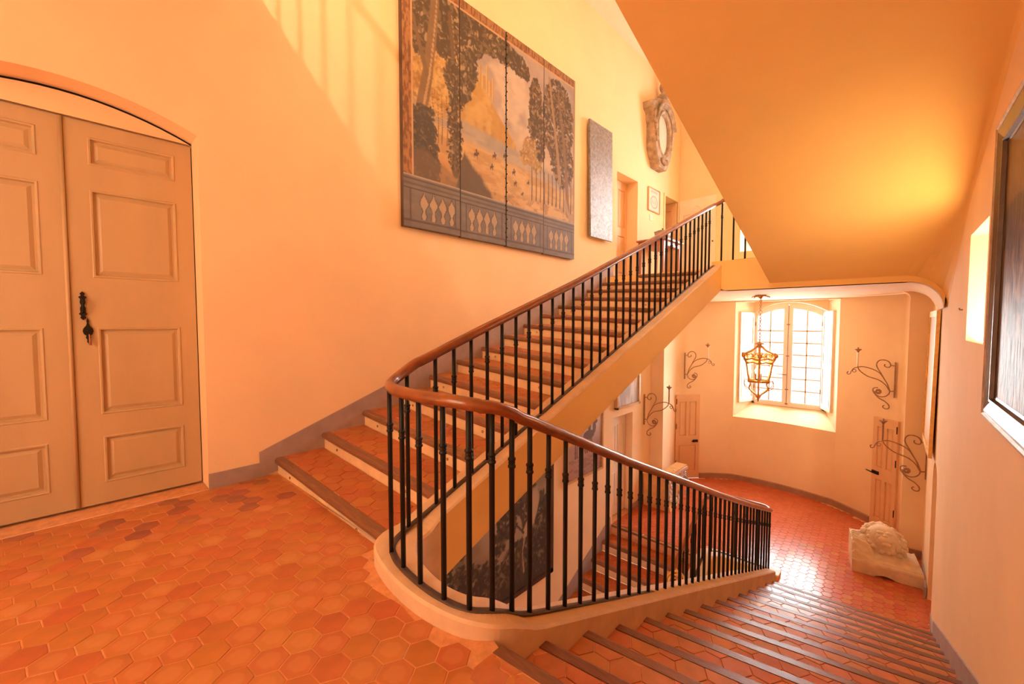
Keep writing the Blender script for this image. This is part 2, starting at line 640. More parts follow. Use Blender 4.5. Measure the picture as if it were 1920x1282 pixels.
# upper end wall, window opening over the bay
H_uw = (1.05, 2.72, K(2.9), K(5.3))
mb = MB()
PE = lambda y, z: (10.2, y, z)
wall_strip(mb, PE, [YR(8.8), 1.05, 2.72, WL], K(1.8), K(ZT), [H_uw])
reveal(mb, PE, H_uw, (0.55, 0, 0), 1, True)
struct(mb.build('wall_end', 'wall', fix=False))
mb = MB()
mb.quad((8.8, YR(8.8), 1.8), (10.2, YR(8.8), 1.8), (10.2, YR(8.8), ZT), (8.8, YR(8.8), ZT))
struct(mb.build('wall_end_side', 'wall', fix=False))

# the piers either side of the bay, and the curved bay wall
apse = catmull([(XP, 3.47, 0), (8.7, 3.64, 0), (9.42, 3.79, 0), (9.68, 3.61, 0), (9.93, 3.40, 0), (10.23, 3.04, 0), (10.36, 2.82, 0)], 5)
apse2 = catmull([(10.22, 0.94, 0), (10.10, 0.78, 0), (9.93, 0.56, 0), (9.72, 0.33, 0), (9.50, 0.08, 0), (9.36, -0.02, 0), (8.8, -0.03, 0)], 5)
mid = catmull([(10.36, 2.82, 0), (10.42, 2.4, 0), (10.42, 1.95, 0), (10.36, 1.5, 0), (10.22, 0.94, 0)], 5)
mb = MB()
for path, z1 in ((apse, 1.82), (apse2, 1.82), (mid, -0.80)):
    rings = [[(p.x, p.y, LZ), (p.x, p.y, z1)] for p in path]
    mb.sweep(rings, close=False, caps=False)
# piers
mb.quad((XP, WLL, LZ), (XP, 3.47, LZ), (XP, 3.47, 1.82), (XP, WLL, 1.82))
r_ = 0.10
corner = [(8.8, -0.03 + r_ - r_ * math.cos(a), 1.82 - r_ + r_ * math.sin(a)) for a in [PI / 2 * i / 6 for i in range(7)]]
mb.add([(8.8, YR(8.8), LZ), (8.8, -0.03, LZ)] + corner + [(8.8, YR(8.8), 1.82)], [tuple(range(len(corner) + 3))])
# rounded arris of the right pier running back into the bay
mb.sweep([[(x, p[1], p[2]) for p in corner] for x in (8.8, 9.3)], close=False, caps=False)
# niche: splayed jambs, sloping sill, wall round the arched window head
WXW = 11.02
mb.quad((10.36, 2.82, -0.80), (WXW, 2.60, -0.54), (WXW, 2.60, 1.82), (10.36, 2.82, 1.82))
mb.quad((10.22, 0.94, -0.80), (WXW, 1.21, -0.54), (WXW, 1.21, 1.82), (10.22, 0.94, 1.82))
sl = [tuple((p.x, p.y, -0.80)) for p in mid]
n_ = len(sl)
bk = [(WXW, 2.60 + (1.21 - 2.60) * i / (n_ - 1), -0.54) for i in range(n_)]
mb.sweep([sl, bk], close=False, caps=False)
wa = arch(1.21, 2.60, 1.58, 0.22)
for i in range(12):
    y0, y1 = 1.21 + 1.39 * i / 12, 1.21 + 1.39 * (i + 1) / 12
    mb.quad((WXW, y0, wa(y0)), (WXW, y1, wa(y1)), (WXW, y1, 1.83), (WXW, y0, 1.83))
struct(mb.build('wall_bay', 'wall', fix=False))

# ceilings: coved ceiling of the lower landing, bay ceiling, and the roof
mb = MB()
rc = 0.31
prof = [(WL, 1.82)] + [(YR(8) + rc - rc * math.sin(a), 1.82 - rc + rc * math.cos(a)) for a in [PI / 2 * i / 10 for i in range(11)]]
mb.sweep([[(x, y, z) for y, z in prof] for x in (6.7, 7.7, 8.82)], close=False, caps=False)
mb.quad((8.8, -0.4, 1.822), (11.1, -0.4, 1.822), (11.1, WL, 1.822), (8.8, WL, 1.822))
struct(mb.build('ceiling_lower', 'wall', fix=False))
mb = MB()
mb.box(XB - 0.1, 10.9, -0.8, WL + 0.6, ZT, ZT + 0.2)
struct(mb.build('ceiling', 'white'))

# upper landing: floor slab edge with its front face over the stairwell
mb = MB()
fr = []
cv = [(y, z) for y, z in prof[1:]]
pf = [(2.17, 2.13), (2.06, 1.86), (1.98, 1.82)] + cv + [(YR(6.7), 2.26), (2.17, 2.26)]
mb.prism([(6.7, y, z) for y, z in pf], (0.16, 0, 0))
mb.box(6.84, 10.2, YR(8), WL, 2.05, UZ)
struct(mb.build('floor_upper', 'soffit'))

# sloping soffit of the flight overhead (right side), coved into the right wall near its foot
mb = MB()
ZS = lambda x: 1.91 + 0.346 * (6.65 - x)
rings = []
for i in range(25):
    x = 6.72 - (6.72 - 0.9) * i / 24
    rr = max(0.03, 0.34 * (x - 5.2) / 1.4) if x > 5.2 else 0.03
    yw, zb = YR(x), ZS(x)
    ring = [(x, 1.40, zb), (x, 0.8, zb), (x, yw + rr, zb)]
    ring += [(x, yw + rr - rr * math.sin(a), zb - rr + rr * math.cos(a)) for a in [PI / 2 * k / 6 for k in range(1, 7)]]
    ring += [(x, yw - 0.02, zb + 0.36), (x, 1.40, zb + 0.36)]
    rings.append(ring)
mb.sweep(rings, True, True, smooth=False)
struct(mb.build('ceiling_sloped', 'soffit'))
# half-landing above the camera
mb = MB()
mb.box(XB, 0.90, YR(0), WL, 4.12, 4.45)
struct(mb.build('ceiling_half_landing', 'soffit'))

# ------------------------------------------------------------------ floors
curve_out = [(1.30, 1.19), (1.20, 1.235), (1.125, 1.325), (1.085, 1.45), (1.065, 1.62), (1.07, 1.82), (1.10, 2.02), (1.15, 2.17), (1.24, 2.26)]
mb = MB()
poly = [(XB, YR(XB)), (1.325, YR(1.3)), (1.185, 1.19)] + curve_out[1:] + [(1.27, WL), (XB, WL)]
mb.prism([(x, y, -0.0025) for x, y in poly], (0, 0, -0.33))
mb.box(-0.72, 0.75, WL, WL + 0.3, -0.3, -0.008)
floor = struct(mb.build('floor', 'grout'))
mb = MB()
mb.prism([(x, y, LZ - 0.0045) for x, y in ((6.33, -0.7), (8.82, -0.7), (8.82, 3.5), (8.0, 3.5), (8.0, WLL + 0.2), (6.56, WLL + 0.2), (6.56, 2.25), (6.80, 2.25), (6.80, 1.2), (6.33, 1.2))], (0, 0, -0.29))
pl = [(XP, 3.47)] + [(p.x, p.y) for p in apse[1:]] + [(p.x, p.y) for p in mid[1:]] + [(p.x, p.y) for p in apse2[1:]]
mb.prism([(x, y, LZ - 0.0045) for x, y in pl], (0, 0, -0.29))
floor_low = struct(mb.build('floor_lower', 'grout'))
mb = MB()
mb.box(XB, 7.0, YR(4), WL, -5.3, -5.2)
mb.box(XB, 1.2, 1.3, WL, -4.8, -4.45)
struct(mb.build('floor_bottom', 'tile'))

# ------------------------------------------------------------------ hexagonal tiles
PX = math.cos(YAW)


def to_px(p):
    x, y, z = p[0], p[1], p[2] - 1.35
    F0 = (math.cos(YAW), math.sin(YAW))
    f = (x * F0[0] + y * F0[1])
    d = f * math.cos(PITCH) - z * math.sin(PITCH)
    r = x * math.sin(YAW) - y * math.cos(YAW)
    u = z * math.cos(PITCH) + f * math.sin(PITCH)
    if d < 0.05:
        return None
    return (960 + 785 * r / d, 641 - 785 * u / d, d)


def in_frame(p, m=30):
    q = to_px(p)
    return q is not None and -m < q[0] < 1920 + m and -m < q[1] < 1282 + m


def clip_poly(poly, clip):
    """Sutherland-Hodgman: convex polygon clipped by a convex CCW polygon."""
    out = list(poly)
    for i in range(len(clip)):
        a, b = clip[i], clip[(i + 1) % len(clip)]
        inp, out = out, []
        if not inp:
            break
        side = lambda p: (b[0] - a[0]) * (p[1] - a[1]) - (b[1] - a[1]) * (p[0] - a[0])
        for j in range(len(inp)):
            p, q = inp[j], inp[(j + 1) % len(inp)]
            sp, sq = side(p), side(q)
            if sp >= 0:
                out.append(p)
            if (sp >= 0) != (sq >= 0):
                t = sp / (sp - sq)
                out.append((p[0] + t * (q[0] - p[0]), p[1] + t * (q[1] - p[1])))
    return out


def poly_area(p):
    return 0.5 * abs(sum(p[i][0] * p[(i + 1) % len(p)][1] - p[(i + 1) % len(p)][0] * p[i][1] for i in range(len(p))))


def hex_pts(c, s, ang):
    R = s / math.sqrt(3)
    return [(c[0] + R * math.cos(ang + PI / 6 + k * PI / 3), c[1] + R * math.sin(ang + PI / 6 + k * PI / 3)) for k in range(6)]


def tile_geo(mb, poly, c, zf, h=0.012, ch=0.003, inset=0.0):
    """One tile: polygon in plan about centre c, zf(x, y) its top; chamfered rim."""
    def sc(k):
        return [(c[0] + (x - c[0]) * k, c[1] + (y - c[1]) * k) for x, y in poly]
    n = len(poly)
    a = [(x, y, zf(x, y) - h) for x, y in poly]
    b = [(x, y, zf(x, y) - ch * 0.5) for x, y in poly]
    d = [(x, y, zf(x, y)) for x, y in sc(0.965)]
    mb.add(a + b + d, [tuple(range(2 * n, 3 * n))] +
           [(i, (i + 1) % n, n + (i + 1) % n, n + i) for i in range(n)] +
           [(n + i, n + (i + 1) % n, 2 * n + (i + 1) % n, 2 * n + i) for i in range(n)])


def ccw(p):
    s = sum(p[i][0] * p[(i + 1) % len(p)][1] - p[(i + 1) % len(p)][0] * p[i][1] for i in range(len(p)))
    return p if s > 0 else p[::-1]


def hex_grid(x0, x1, y0, y1, s, ang, ox=0.0, oy=0.0):
    e1 = (math.cos(ang) * s, math.sin(ang) * s)
    e2 = (math.cos(ang + PI / 3) * s, math.sin(ang + PI / 3) * s)
    R = int((x1 - x0 + y1 - y0) / s) + 4
    cx, cy = 0.5 * (x0 + x1) + ox, 0.5 * (y0 + y1) + oy
    for i in range(-R, R):
        for j in range(-R, R):
            x, y = cx + i * e1[0] + j * e2[0], cy + i * e1[1] + j * e2[1]
            if x0 - s < x < x1 + s and y0 - s < y < y1 + s:
                yield x, y


def clip_concave(poly, region_test):
    return all(region_test(p) for p in poly)


HEX = {}


def hex_mesh(s, mats, ang):
    out = []
    for m in mats:
        mb = MB()
        tile_geo(mb, hex_pts((0, 0), s - 0.004, ang), (0, 0), lambda x, y: 0.0)
        out.append(mb.mesh('tile', m))
    return out


def lay(parent, x0, x1, y0, y1, z, s, ang, inside, limit, mats, pick, clips=None):
    """Hex tiles on a level floor: whole shared hexes in view as parts, the rest one joined part."""
    meshes = hex_mesh(s, mats, ang)
    cells = [c for c in hex_grid(x0, x1, y0, y1, s, ang)]
    near, rest = [], []
    for c in cells:
        hp = hex_pts(c, s - 0.004, ang)
        if all(inside(p) for p in hp):
            (near if in_frame((c[0], c[1], z), 10) else rest).append((c, None))
        elif any(inside(p) for p in hp + [c]) and clips:
            for cl in clips:
                q = clip_poly(hp, ccw(cl))
                if len(q) > 2 and poly_area(q) > 0.0012:
                    rest.append((c, q))
    near.sort(key=lambda t: to_px((t[0][0], t[0][1], z))[2])
    for c, _ in near[:limit]:
        dz = random.uniform(-0.0012, 0.0012)
        o = link('tile', meshes[pick(c)], parent, (c[0], c[1], z + dz))
        o.rotation_euler = (random.uniform(-.004, .004), random.uniform(-.004, .004), random.uniform(-.02, .02))
    mbs = [MB() for _ in mats]
    for c, q in near[limit:] + rest:
        q = q or hex_pts(c, s - 0.004, ang)
        cc = (sum(p[0] for p in q) / len(q), sum(p[1] for p in q) / len(q))
        dz = z + random.uniform(-0.001, 0.001)
        tile_geo(mbs[pick(c)], q, cc, lambda x, y, dz=dz: dz)
    for k, mb in enumerate(mbs):
        if mb.f:
            o = link('tile', mb.mesh('tile', mats[k]), parent)
            o['kind'] = 'stuff'


def seg_inside(x, y):
    """On the landing: left of the curb, the first riser and the top nosing."""
    if x < XB or y < YR(x) or y > WL:
        return False
    if y > 2.26:
        return x < 1.245
    if y < 1.19:
        return x < 1.15
    pts = curve_out
    for (xa, ya), (xb, yb) in zip(pts[:-1], pts[1:]):
        if ya <= y <= yb:
            return x < xa + (xb - xa) * (y - ya) / (yb - ya) - 0.004
    return x < 1.1


def pick_landing(c):
    x, y = c
    r = random.random()
    if y > 3.45:                              # old darker tiles along the threshold
        return 2 if r < 0.22 else 0
    if y < 2.6 and x > -0.2:
        return 1 if r < 0.6 else 0
    return 1 if r < 0.25 else (2 if r > 0.985 else 0)


lay(floor, XB, 1.3, YR(0), WL, 0.0, 0.132, math.radians(6), lambda p: seg_inside(*p), 300, ['tile', 'tile_worn', 'tile_dark'], pick_landing,
    clips=[[(XB, 2.27), (1.24, 2.27), (1.24, WL - 0.012), (XB, WL - 0.012)], [(XB, YR(0)), (1.10, YR(0)), (1.14, 1.19), (XB, 1.19)],
           [(XB, 1.19), (1.09, 1.35), (1.06, 1.6), (1.065, 1.82), (1.09, 2.02), (1.12, 2.25), (XB, 2.26)]])


def low_inside(p):
    x, y = p
    if x < 6.44 or y < YR(x) + 0.01 or y > WLL - 0.015:
        return False
    if 1.22 < y < 2.25 and x < 6.86:
        return False
    if y > 2.2 and x < 6.62:
        return False
    if x <= XP or (x <= 8.8 and y < 3.4):
        return True
    if not (-0.02 < y < 3.78):
        return False
    # inside the bay curve
    inside = False
    n = len(pl)
    for i in range(n):
        (xa, ya), (xb, yb) = pl[i], pl[(i + 1) % n]
        if (ya > y) != (yb > y) and x < (xb - xa) * (y - ya) / (yb - ya) + xa:
            inside = not inside
    return inside


lay(floor_low, 6.4, 10.5, -0.4, WL, LZ, 0.118, math.radians(2), low_inside, 300, ['tile_wax'], lambda c: 0,
    clips=[[(6.44, YR(7)), (6.95, YR(7)), (6.95, 1.2), (6.44, 1.2)], [(6.95, YR(7) - 0.19), (7.55, YR(7) - 0.19), (7.55, 1.2), (6.95, 1.2)], [(7.55, YR(8)), (8.8, YR(8)), (8.8, 1.2), (7.55, 1.2)],
           [(6.62, 2.26), (8.05, 2.26), (8.05, WLL), (6.62, WLL)], [(8.05, 3.2), (8.8, 3.2), (8.8, 3.66), (8.05, 3.46)], [(8.82, 0.0)] + [(p.x, p.y) for p in reversed(apse2[:-6])] + [(p.x, p.y) for p in reversed(mid)] + [(p.x, p.y) for p in reversed(apse[8:])] + [(8.82, 3.66)]])


# ------------------------------------------------------------------ stair flights
def flight(name, label, A, B, s, n_steps, base_z_last, group, budget, tile_mat, eyelets=True, tiles=True, zoff=0.0, first_front=True):
    """A[k], B[k]: wall-side and well-side ends of nosing k's top front edge; s = side the nosing faces along X."""
    th = thing(name, label, 'stairs', (0.5 * (A[0][0] + B[0][0]), 0.5 * (A[0][1] + B[0][1]), min(A[0][2], B[0][2], base_z_last)), group)
    ND, NH = 0.066, 0.058
    quads = []
    for k in range(len(A)):
        a, b = Vector(A[k]), Vector(B[k])
        mb = MB()
        # which neighbour lies behind this tread
        back = k - 1 if s > 0 else k + 1
        drop = 0.15
        fa, fb = a - Vector((s * 0.022, 0, 0)), b - Vector((s * 0.022, 0, 0))
        if 0 <= back < len(A):
            ba = Vector((A[back][0] - s * 0.022, a.y, a.z))
            bb = Vector((B[back][0] - s * 0.022, b.y, b.z))
        else:
            ba, bb = fa - Vector((s * 0.20, 0, 0)), fb - Vector((s * 0.20, 0, 0))
        low_a = a.z - drop - 0.02
        low_b = b.z - drop - 0.02
        if s < 0 and k == 0:
            low_a = low_b = base_z_last - 0.01
        if s > 0 and k == len(A) - 1:
            low_a = low_b = base_z_last - 0.01
        g = 0.006
        P = [Vector((fa.x, fa.y, low_a)), Vector((fb.x, fb.y, low_b)), Vector((bb.x, bb.y, low_b)), Vector((ba.x, ba.y, low_a)),
             Vector((fa.x, fa.y, a.z - g)), Vector((fb.x, fb.y, b.z - g)), Vector((bb.x, bb.y, b.z - g)), Vector((ba.x, ba.y, a.z - g))]
        mb.hexa(P)
        me = mb.mesh('step', 'riser')
        fix_normals(me)
        st = link('step', me, th)
        me.materials.append(M['grout'])
        for p in me.polygons:
            if p.normal.z > 0.9:
                p.material_index = 1
        # bull-nosed wooden edge
        pr = [(0.004, -0.020), (0.004, -NH + 0.020), (-0.003, -NH + 0.008), (-0.016, -NH), (-ND, -NH), (-ND, 0.001), (-0.016, 0.001), (-0.004, -0.007)]
        r0, r1 = [], []
        nseg = 5
        rings = []
        for i in range(nseg + 1):
            t = i / nseg
            c = a.lerp(b, t)
            jz = random.uniform(-0.002, 0.001) if 0 < i < nseg else 0
            jx = random.uniform(-0.002, 0.002) if 0 < i < nseg else 0
            rings.append([(c.x + s * (u_ + jx), c.y, c.z + w_ + jz) for u_, w_ in pr])
        nm = MB().sweep(rings, True, True, smooth=False)
        nm.build('nosing', 'nosing', st)
        if eyelets:
            for t in (0.16, 0.80):
                c = fa.lerp(fb, t)
                z = a.lerp(b, t).z - 0.10
                if in_frame((c.x, c.y, z), 5):
                    MB().torus((c.x + s * 0.004, c.y, z), 0.010, 0.0025, (1, 0, 0), 10, 5).build('carpet_eyelet', 'nosing', st, fix=False)
        quads.append((st, a, b, ba, bb, ND))
    if not tiles:
        return th
    S = 0.146
    cand = []
    for st, a, b, ba, bb, ND in quads:
        f0, f1 = (a.x - s * ND, a.y), (b.x - s * ND, b.y)
        reg = [(f0[0] - s * 0.004, f0[1] + (0.004 if b.y > a.y else -0.004)), (f1[0] - s * 0.004, f1[1] - (0.004 if b.y > a.y else -0.004)),
               (bb.x + s * 0.004, bb.y - (0.004 if b.y > a.y else -0.004)), (ba.x + s * 0.004, ba.y + (0.004 if b.y > a.y else -0.004))]
        reg = ccw(reg)
        zf = (lambda a=a, b=b: (lambda x, y: a.z + (b.z - a.z) * (y - a.y) / (b.y - a.y) - 0.001))()
        xs_ = [p[0] for p in reg]
        ys_ = [p[1] for p in reg]
        for c in hex_grid(min(xs_), max(xs_), min(ys_), max(ys_), S, 0.0, random.uniform(-.06, .06), random.uniform(-.06, .06)):
            q = clip_poly(hex_pts(c, S - 0.004, 0.0), reg)
            if len(q) < 3 or poly_area(q) < 0.0011:
                continue
            cc = (sum(p[0] for p in q) / len(q), sum(p[1] for p in q) / len(q))
            pt = (cc[0], cc[1], zf(*cc))
            vis = in_frame(pt, 0) and pt[2] < 1.3
            px = to_px(pt)
            cand.append((px[2] if (vis and px) else 1e3, st, q, cc, zf))
    cand.sort(key=lambda t: t[0])
    joined = {}
    for i, (d, st, q, cc, zf) in enumerate(cand):
        dz = random.uniform(-0.0012, 0.0012)
        if i < budget and d < 900:
            mb = MB()
            tile_geo(mb, q, cc, lambda x, y: zf(x, y) + dz)
            link('tile', mb.mesh('tile', tile_mat), st)
        else:
            tile_geo(joined.setdefault(st.name, (st, MB()))[1], q, cc, lambda x, y: zf(x, y) + dz)
    for st, mb in joined.values():
        o = link('tile', mb.mesh('tile', tile_mat), st)
        o['kind'] = 'stuff'
    return th


# left flight, rising along the left wall; its treads sag towards the well
NL = 15
LA = [(1.231 + 0.415 * k, WL - 0.004, 0.142 + 0.148 * k) for k in range(NL)]
LB = [(1.262 + 0.372 * k, 2.262, 0.052 + 0.147 * k) for k in range(NL)]
FL1 = flight('stair_flight', 'upper stair flight of terracotta treads climbing beside the large landscape screen', LA, LB, -1, NL, -0.01,
       'stair flights', 290, 'tile')
# right flight, going down beside the framed dark picture
DX = [1.215, 1.513, 1.875, 2.217, 2.582, 2.931, 3.274, 3.65, 4.032, 4.391, 4.773, 5.17, 5.557, 5.977, 6.364]
RB = [(DX[k], 1.19, -0.15 * k) for k in range(15)]
RA = [(1.36 + 0.3665 * k, YR(1.36 + 0.3665 * k) + 0.004, -0.15 * k) for k in range(15)]
FL2 = flight('stair_flight', 'stair flight of shiny worn tiled treads going down to the window landing', RA, RB, 1, 15, LZ, 'stair flights', 290, 'tile_tread')
# flight below, seen between the balusters
D = 4.43
CA = [(6.555 - 0.34 * (14 - k), WLL - 0.004, LZ - 0.004 - 0.175 * (14 - k)) for k in range(NL)]
CB = [(6.565 - 0.34 * (14 - k), 2.262, LZ - 0.004 - 0.175 * (14 - k)) for k in range(NL)]
flight('stair_flight', 'lowest stair flight, seen through the balusters, rising to the window landing', CA, CB, -1, NL, LZ - 0.175 * 15, 'stair flights', 0, 'tile_wax', eyelets=False)

# ------------------------------------------------------------------ curb and stringers round the well (one continuous plaster band)
# rows: outer (x, y), inner (x, y), top z, outer bottom z, inner bottom z
LZT = lambda x: 0.135 + 0.393 * (x - 1.45)


def rows_left(dx=0.0, dz=0.0):
    R = []
    for x in (6.72, 6.0, 5.2, 4.4, 3.6, 2.8, 2.2, 1.8, 1.55):
        t = LZT(x) + dz
        R.append(((x, 2.265), (x, 2.03), t, t - 0.40, t - 0.36 if x > 2.3 else t - 0.36 - 0.05 * (2.3 - x)))
    return R


def smooth_rows(rows, n=4):
    flat = [np.array([*o_, *i_, t, bo, bi]) for o_, i_, t, bo, bi in rows]
    out = []
    for i in range(len(flat) - 1):
        p0, p1, p2, p3 = flat[max(i - 1, 0)], flat[i], flat[i + 1], flat[min(i + 2, len(flat) - 1)]
        m = n if 0.9 < p1[0] < 1.56 else 1
        for k in range(m):
            t = k / m
            q = 0.5 * ((2 * p1) + (-p0 + p2) * t + (2 * p0 - 5 * p1 + 4 * p2 - p3) * t * t + (-p0 + 3 * p1 - 3 * p2 + p3) * t ** 3) if m > 1 else p1
            out.append(q)
    out.append(flat[-1])
    return [((q[0], q[1]), (q[2], q[3]), q[4], q[5], q[6]) for q in out]


def curb_mesh(rows):
    mb = MB()
    rows = smooth_rows(rows)
    rings = []
    for o_, i_, t, bo, bi in rows:
        c = 0.012
        ox, oy = o_
        ix, iy = i_
        d = Vector((ix - ox, iy - oy, 0))
        d.normalize()
        rings.append([(ox, oy, bo), (ox, oy, t - c), (ox + d.x * c, oy + d.y * c, t), (ix - d.x * c, iy - d.y * c, t), (ix, iy, t - c), (ix, iy, bi)])
    mb.sweep(rings, True, True, smooth=False)
    return mb


rows = rows_left()
rows += [((1.38, 2.265), (1.45, 2.03), 0.105, -0.30, -0.29), ((1.25, 2.255), (1.36, 2.01), 0.092, -0.3, -0.31), ((1.155, 2.17), (1.30, 1.955), 0.086, -0.3, -0.32),
         ((1.10, 2.02), (1.265, 1.87), 0.083, -0.3, -0.33), ((1.068, 1.82), (1.235, 1.74), 0.08, -0.3, -0.34), ((1.063, 1.62), (1.225, 1.61), 0.079, -0.3, -0.35),
         ((1.085, 1.45), (1.235, 1.51), 0.078, -0.3, -0.37), ((1.125, 1.325), (1.262, 1.44), 0.075, -0.35, -0.39), ((1.20, 1.235), (1.31, 1.405), 0.060, -0.4, -0.42), ((1.29, 1.20), (1.36, 1.39), 0.030, -0.42, -0.44), ((1.38, 1.192), (1.42, 1.386), -0.018, -0.44, -0.46)]
for x in (1.5, 2.0, 2.6, 3.3, 4.0, 4.7, 5.4, 6.0, 6.50):
    t = -0.078 - 0.391 * (x - 1.495)
    rows.append(((x, 1.19), (x, 1.385), t, t - 0.45, t - 0.42))
curb = struct(curb_mesh(rows).build('trim_1', 'curb'))
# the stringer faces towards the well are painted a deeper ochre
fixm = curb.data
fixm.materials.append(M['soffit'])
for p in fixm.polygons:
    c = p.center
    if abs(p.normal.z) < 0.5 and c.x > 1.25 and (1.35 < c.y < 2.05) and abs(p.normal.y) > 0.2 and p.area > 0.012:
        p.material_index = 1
# spandrel wall and undersides of the two flights
SPAN.build('spandrel_wall', 'wall', FL1, fix=False)
mb = MB()
mb.hexa([(1.5, 2.05, -0.26), (6.69, 2.05, 1.80), (6.69, WL - 0.003, 1.84), (1.5, WL - 0.003, -0.24),
         (1.5, 2.05, -0.20), (6.69, 2.05, 1.87), (6.69, WL - 0.003, 1.90), (1.5, WL - 0.003, -0.2)])
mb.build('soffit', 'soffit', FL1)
mb = MB()
mb.hexa([(1.3, -0.42, -0.50), (6.5, -0.32, -2.52), (6.5, 1.37, -2.52), (1.3, 1.37, -0.50),
         (1.3, -0.42, -0.46), (6.5, -0.32, -2.46), (6.5, 1.37, -2.46), (1.3, 1.37, -0.46)])
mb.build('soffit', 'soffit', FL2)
# lower flight's stringer and the edge of the window landing, with a white-washed top
LZC = lambda x: LZ + 0.515 * (x - 6.56) + 0.035
rows2 = [((x, 2.265), (x, 2.03), LZC(x), LZC(x) - 0.45, LZC(x) - 0.42) for x in (1.9, 2.4, 3.2, 4.0, 4.8, 5.6, 6.2, 6.48)]
rows2 += [((6.72, 2.25), (6.60, 2.03), LZ + 0.05, LZ - 0.4, LZ - 0.4), ((6.83, 2.12), (6.66, 1.95), LZ + 0.06, LZ - 0.4, LZ - 0.4), ((6.86, 1.95), (6.69, 1.87), LZ + 0.06, LZ - 0.4, LZ - 0.4),
          ((6.86, 1.40), (6.69, 1.40), LZ + 0.06, LZ - 0.4, LZ - 0.4), ((6.86, 1.19), (6.69, 1.19), LZ + 0.06, LZ - 0.4, LZ - 0.4)]
curb2 = struct(curb_mesh(rows2).build('trim_2', 'white'))
fixm = curb2.data
fixm.materials.append(M['soffit'])
for p in fixm.polygons:
    if abs(p.normal.z) < 0.6 and p.area > 0.02:
        p.material_index = 1
# walls of the well below the landing edge
mb = MB()
mb.quad((6.72, 1.3, -5.2), (6.72, 2.1, -5.2), (6.72, 2.1, LZ - 0.25), (6.72, 1.3, LZ - 0.25))
mb.quad((1.2, 1.3, -5.2), (1.2, 2.1, -5.2), (1.2, 2.1, -4.5), (1.2, 1.3, -4.5))
struct(mb.build('wall_well', 'soffit', fix=False))

# ------------------------------------------------------------------ skirting
mb = MB()
zsk = lambda x: 0.22 + 0.368 * (x - 1.11)
for a, b in ((1.11, 2.2), (2.2, 3.6), (3.6, 5.0), (5.0, 7.1)):
    mb.hexa([(a, WL - 0.012, zsk(a) - 0.34 if a > 1.2 else -0.01), (b, WL - 0.012, zsk(b) - 0.34), (b, WL + 0.01, zsk(b) - 0.34), (a, WL + 0.01, zsk(a) - 0.34 if a > 1.2 else -0.01),
             (a, WL - 0.012, zsk(a)), (b, WL - 0.012, zsk(b)), (b, WL + 0.01, zsk(b)), (a, WL + 0.01, zsk(a))])
mb.box(0.745, 1.11, WL - 0.012, WL + 0.01, -0.01, 0.125)
mb.box(XB, -0.715, WL - 0.012, WL + 0.01, -0.01, 0.125)
struct(mb.build('baseboard_left', 'skirt'))
mb = MB()
zr = lambda x: -0.15 * (x - 1.36) / 0.3665 + 0.135
for a, b in ((1.25, 3.0), (3.0, 5.0), (5.0, 6.5)):
    mb.hexa([(a, YR(a) - 0.01, zr(a) - 0.34), (b, YR(b) - 0.01, zr(b) - 0.34), (b, YR(b) + 0.012, zr(b) - 0.34), (a, YR(a) + 0.012, zr(a) - 0.34),
             (a, YR(a) - 0.01, zr(a)), (b, YR(b) - 0.01, zr(b)), (b, YR(b) + 0.012, zr(b)), (a, YR(a) + 0.012, zr(a))])
mb.box(XB, 1.25, YR(0) - 0.05, YR(0) + 0.012, -0.01, 0.14)
mb.box(6.5, 6.94, YR(6.7) - 0.01, YR(6.7) + 0.014, LZ - 0.01, LZ + 0.14)
mb.box(7.56, 8.8, YR(8.3) - 0.01, YR(8.3) + 0.014, LZ - 0.01, LZ + 0.14)
struct(mb.build('baseboard_right', 'skirt'))
mb = MB()
z2 = lambda x: LZ + 0.515 * (x - 6.555) + 0.17
for a, b in ((1.9, 3.0), (3.0, 5.0), (5.0, 6.5)):
    mb.hexa([(a, WLL - 0.012, z2(a) - 0.40), (b, WLL - 0.012, z2(b) - 0.40), (b, WLL + 0.01, z2(b) - 0.40), (a, WLL + 0.01, z2(a) - 0.40),
             (a, WLL - 0.012, z2(a)), (b, WLL - 0.012, z2(b)), (b, WLL + 0.01, z2(b)), (a, WLL + 0.01, z2(a))])
mb.box(7.31, XP - 0.01, WLL - 0.012, WLL + 0.01, LZ - 0.01, LZ + 0.12)
struct(mb.build('baseboard_lower', 'skirt'))
mb = MB()
bay = [p for p in apse if 9.93 <= p.x or p.y < 3.41] + [p for p in mid[1:]] + [p for p in apse2[1:] if p.y > 0.34]
ins = []
cxy = Vector((9.2, 1.9, 0))
rings = []
for i, p in enumerate(bay):
    t = (bay[min(i + 1, len(bay) - 1)] - bay[max(i - 1, 0)]).normalized()
    n = Vector((t.y, -t.x, 0))
    if n.dot(cxy - p) < 0:
        n = -n
    q = p + n * 0.022
    rings.append([(p.x, p.y, LZ - 0.01), (q.x, q.y, LZ - 0.01), (q.x, q.y, LZ + 0.105), (p.x, p.y, LZ + 0.12)])
mb.sweep(rings, True, True, smooth=False)
mb.box(8.775, 8.8, YR(8.8), -0.03, LZ - 0.01, LZ + 0.12)
struct(mb.build('baseboard_bay', 'skirt2'))


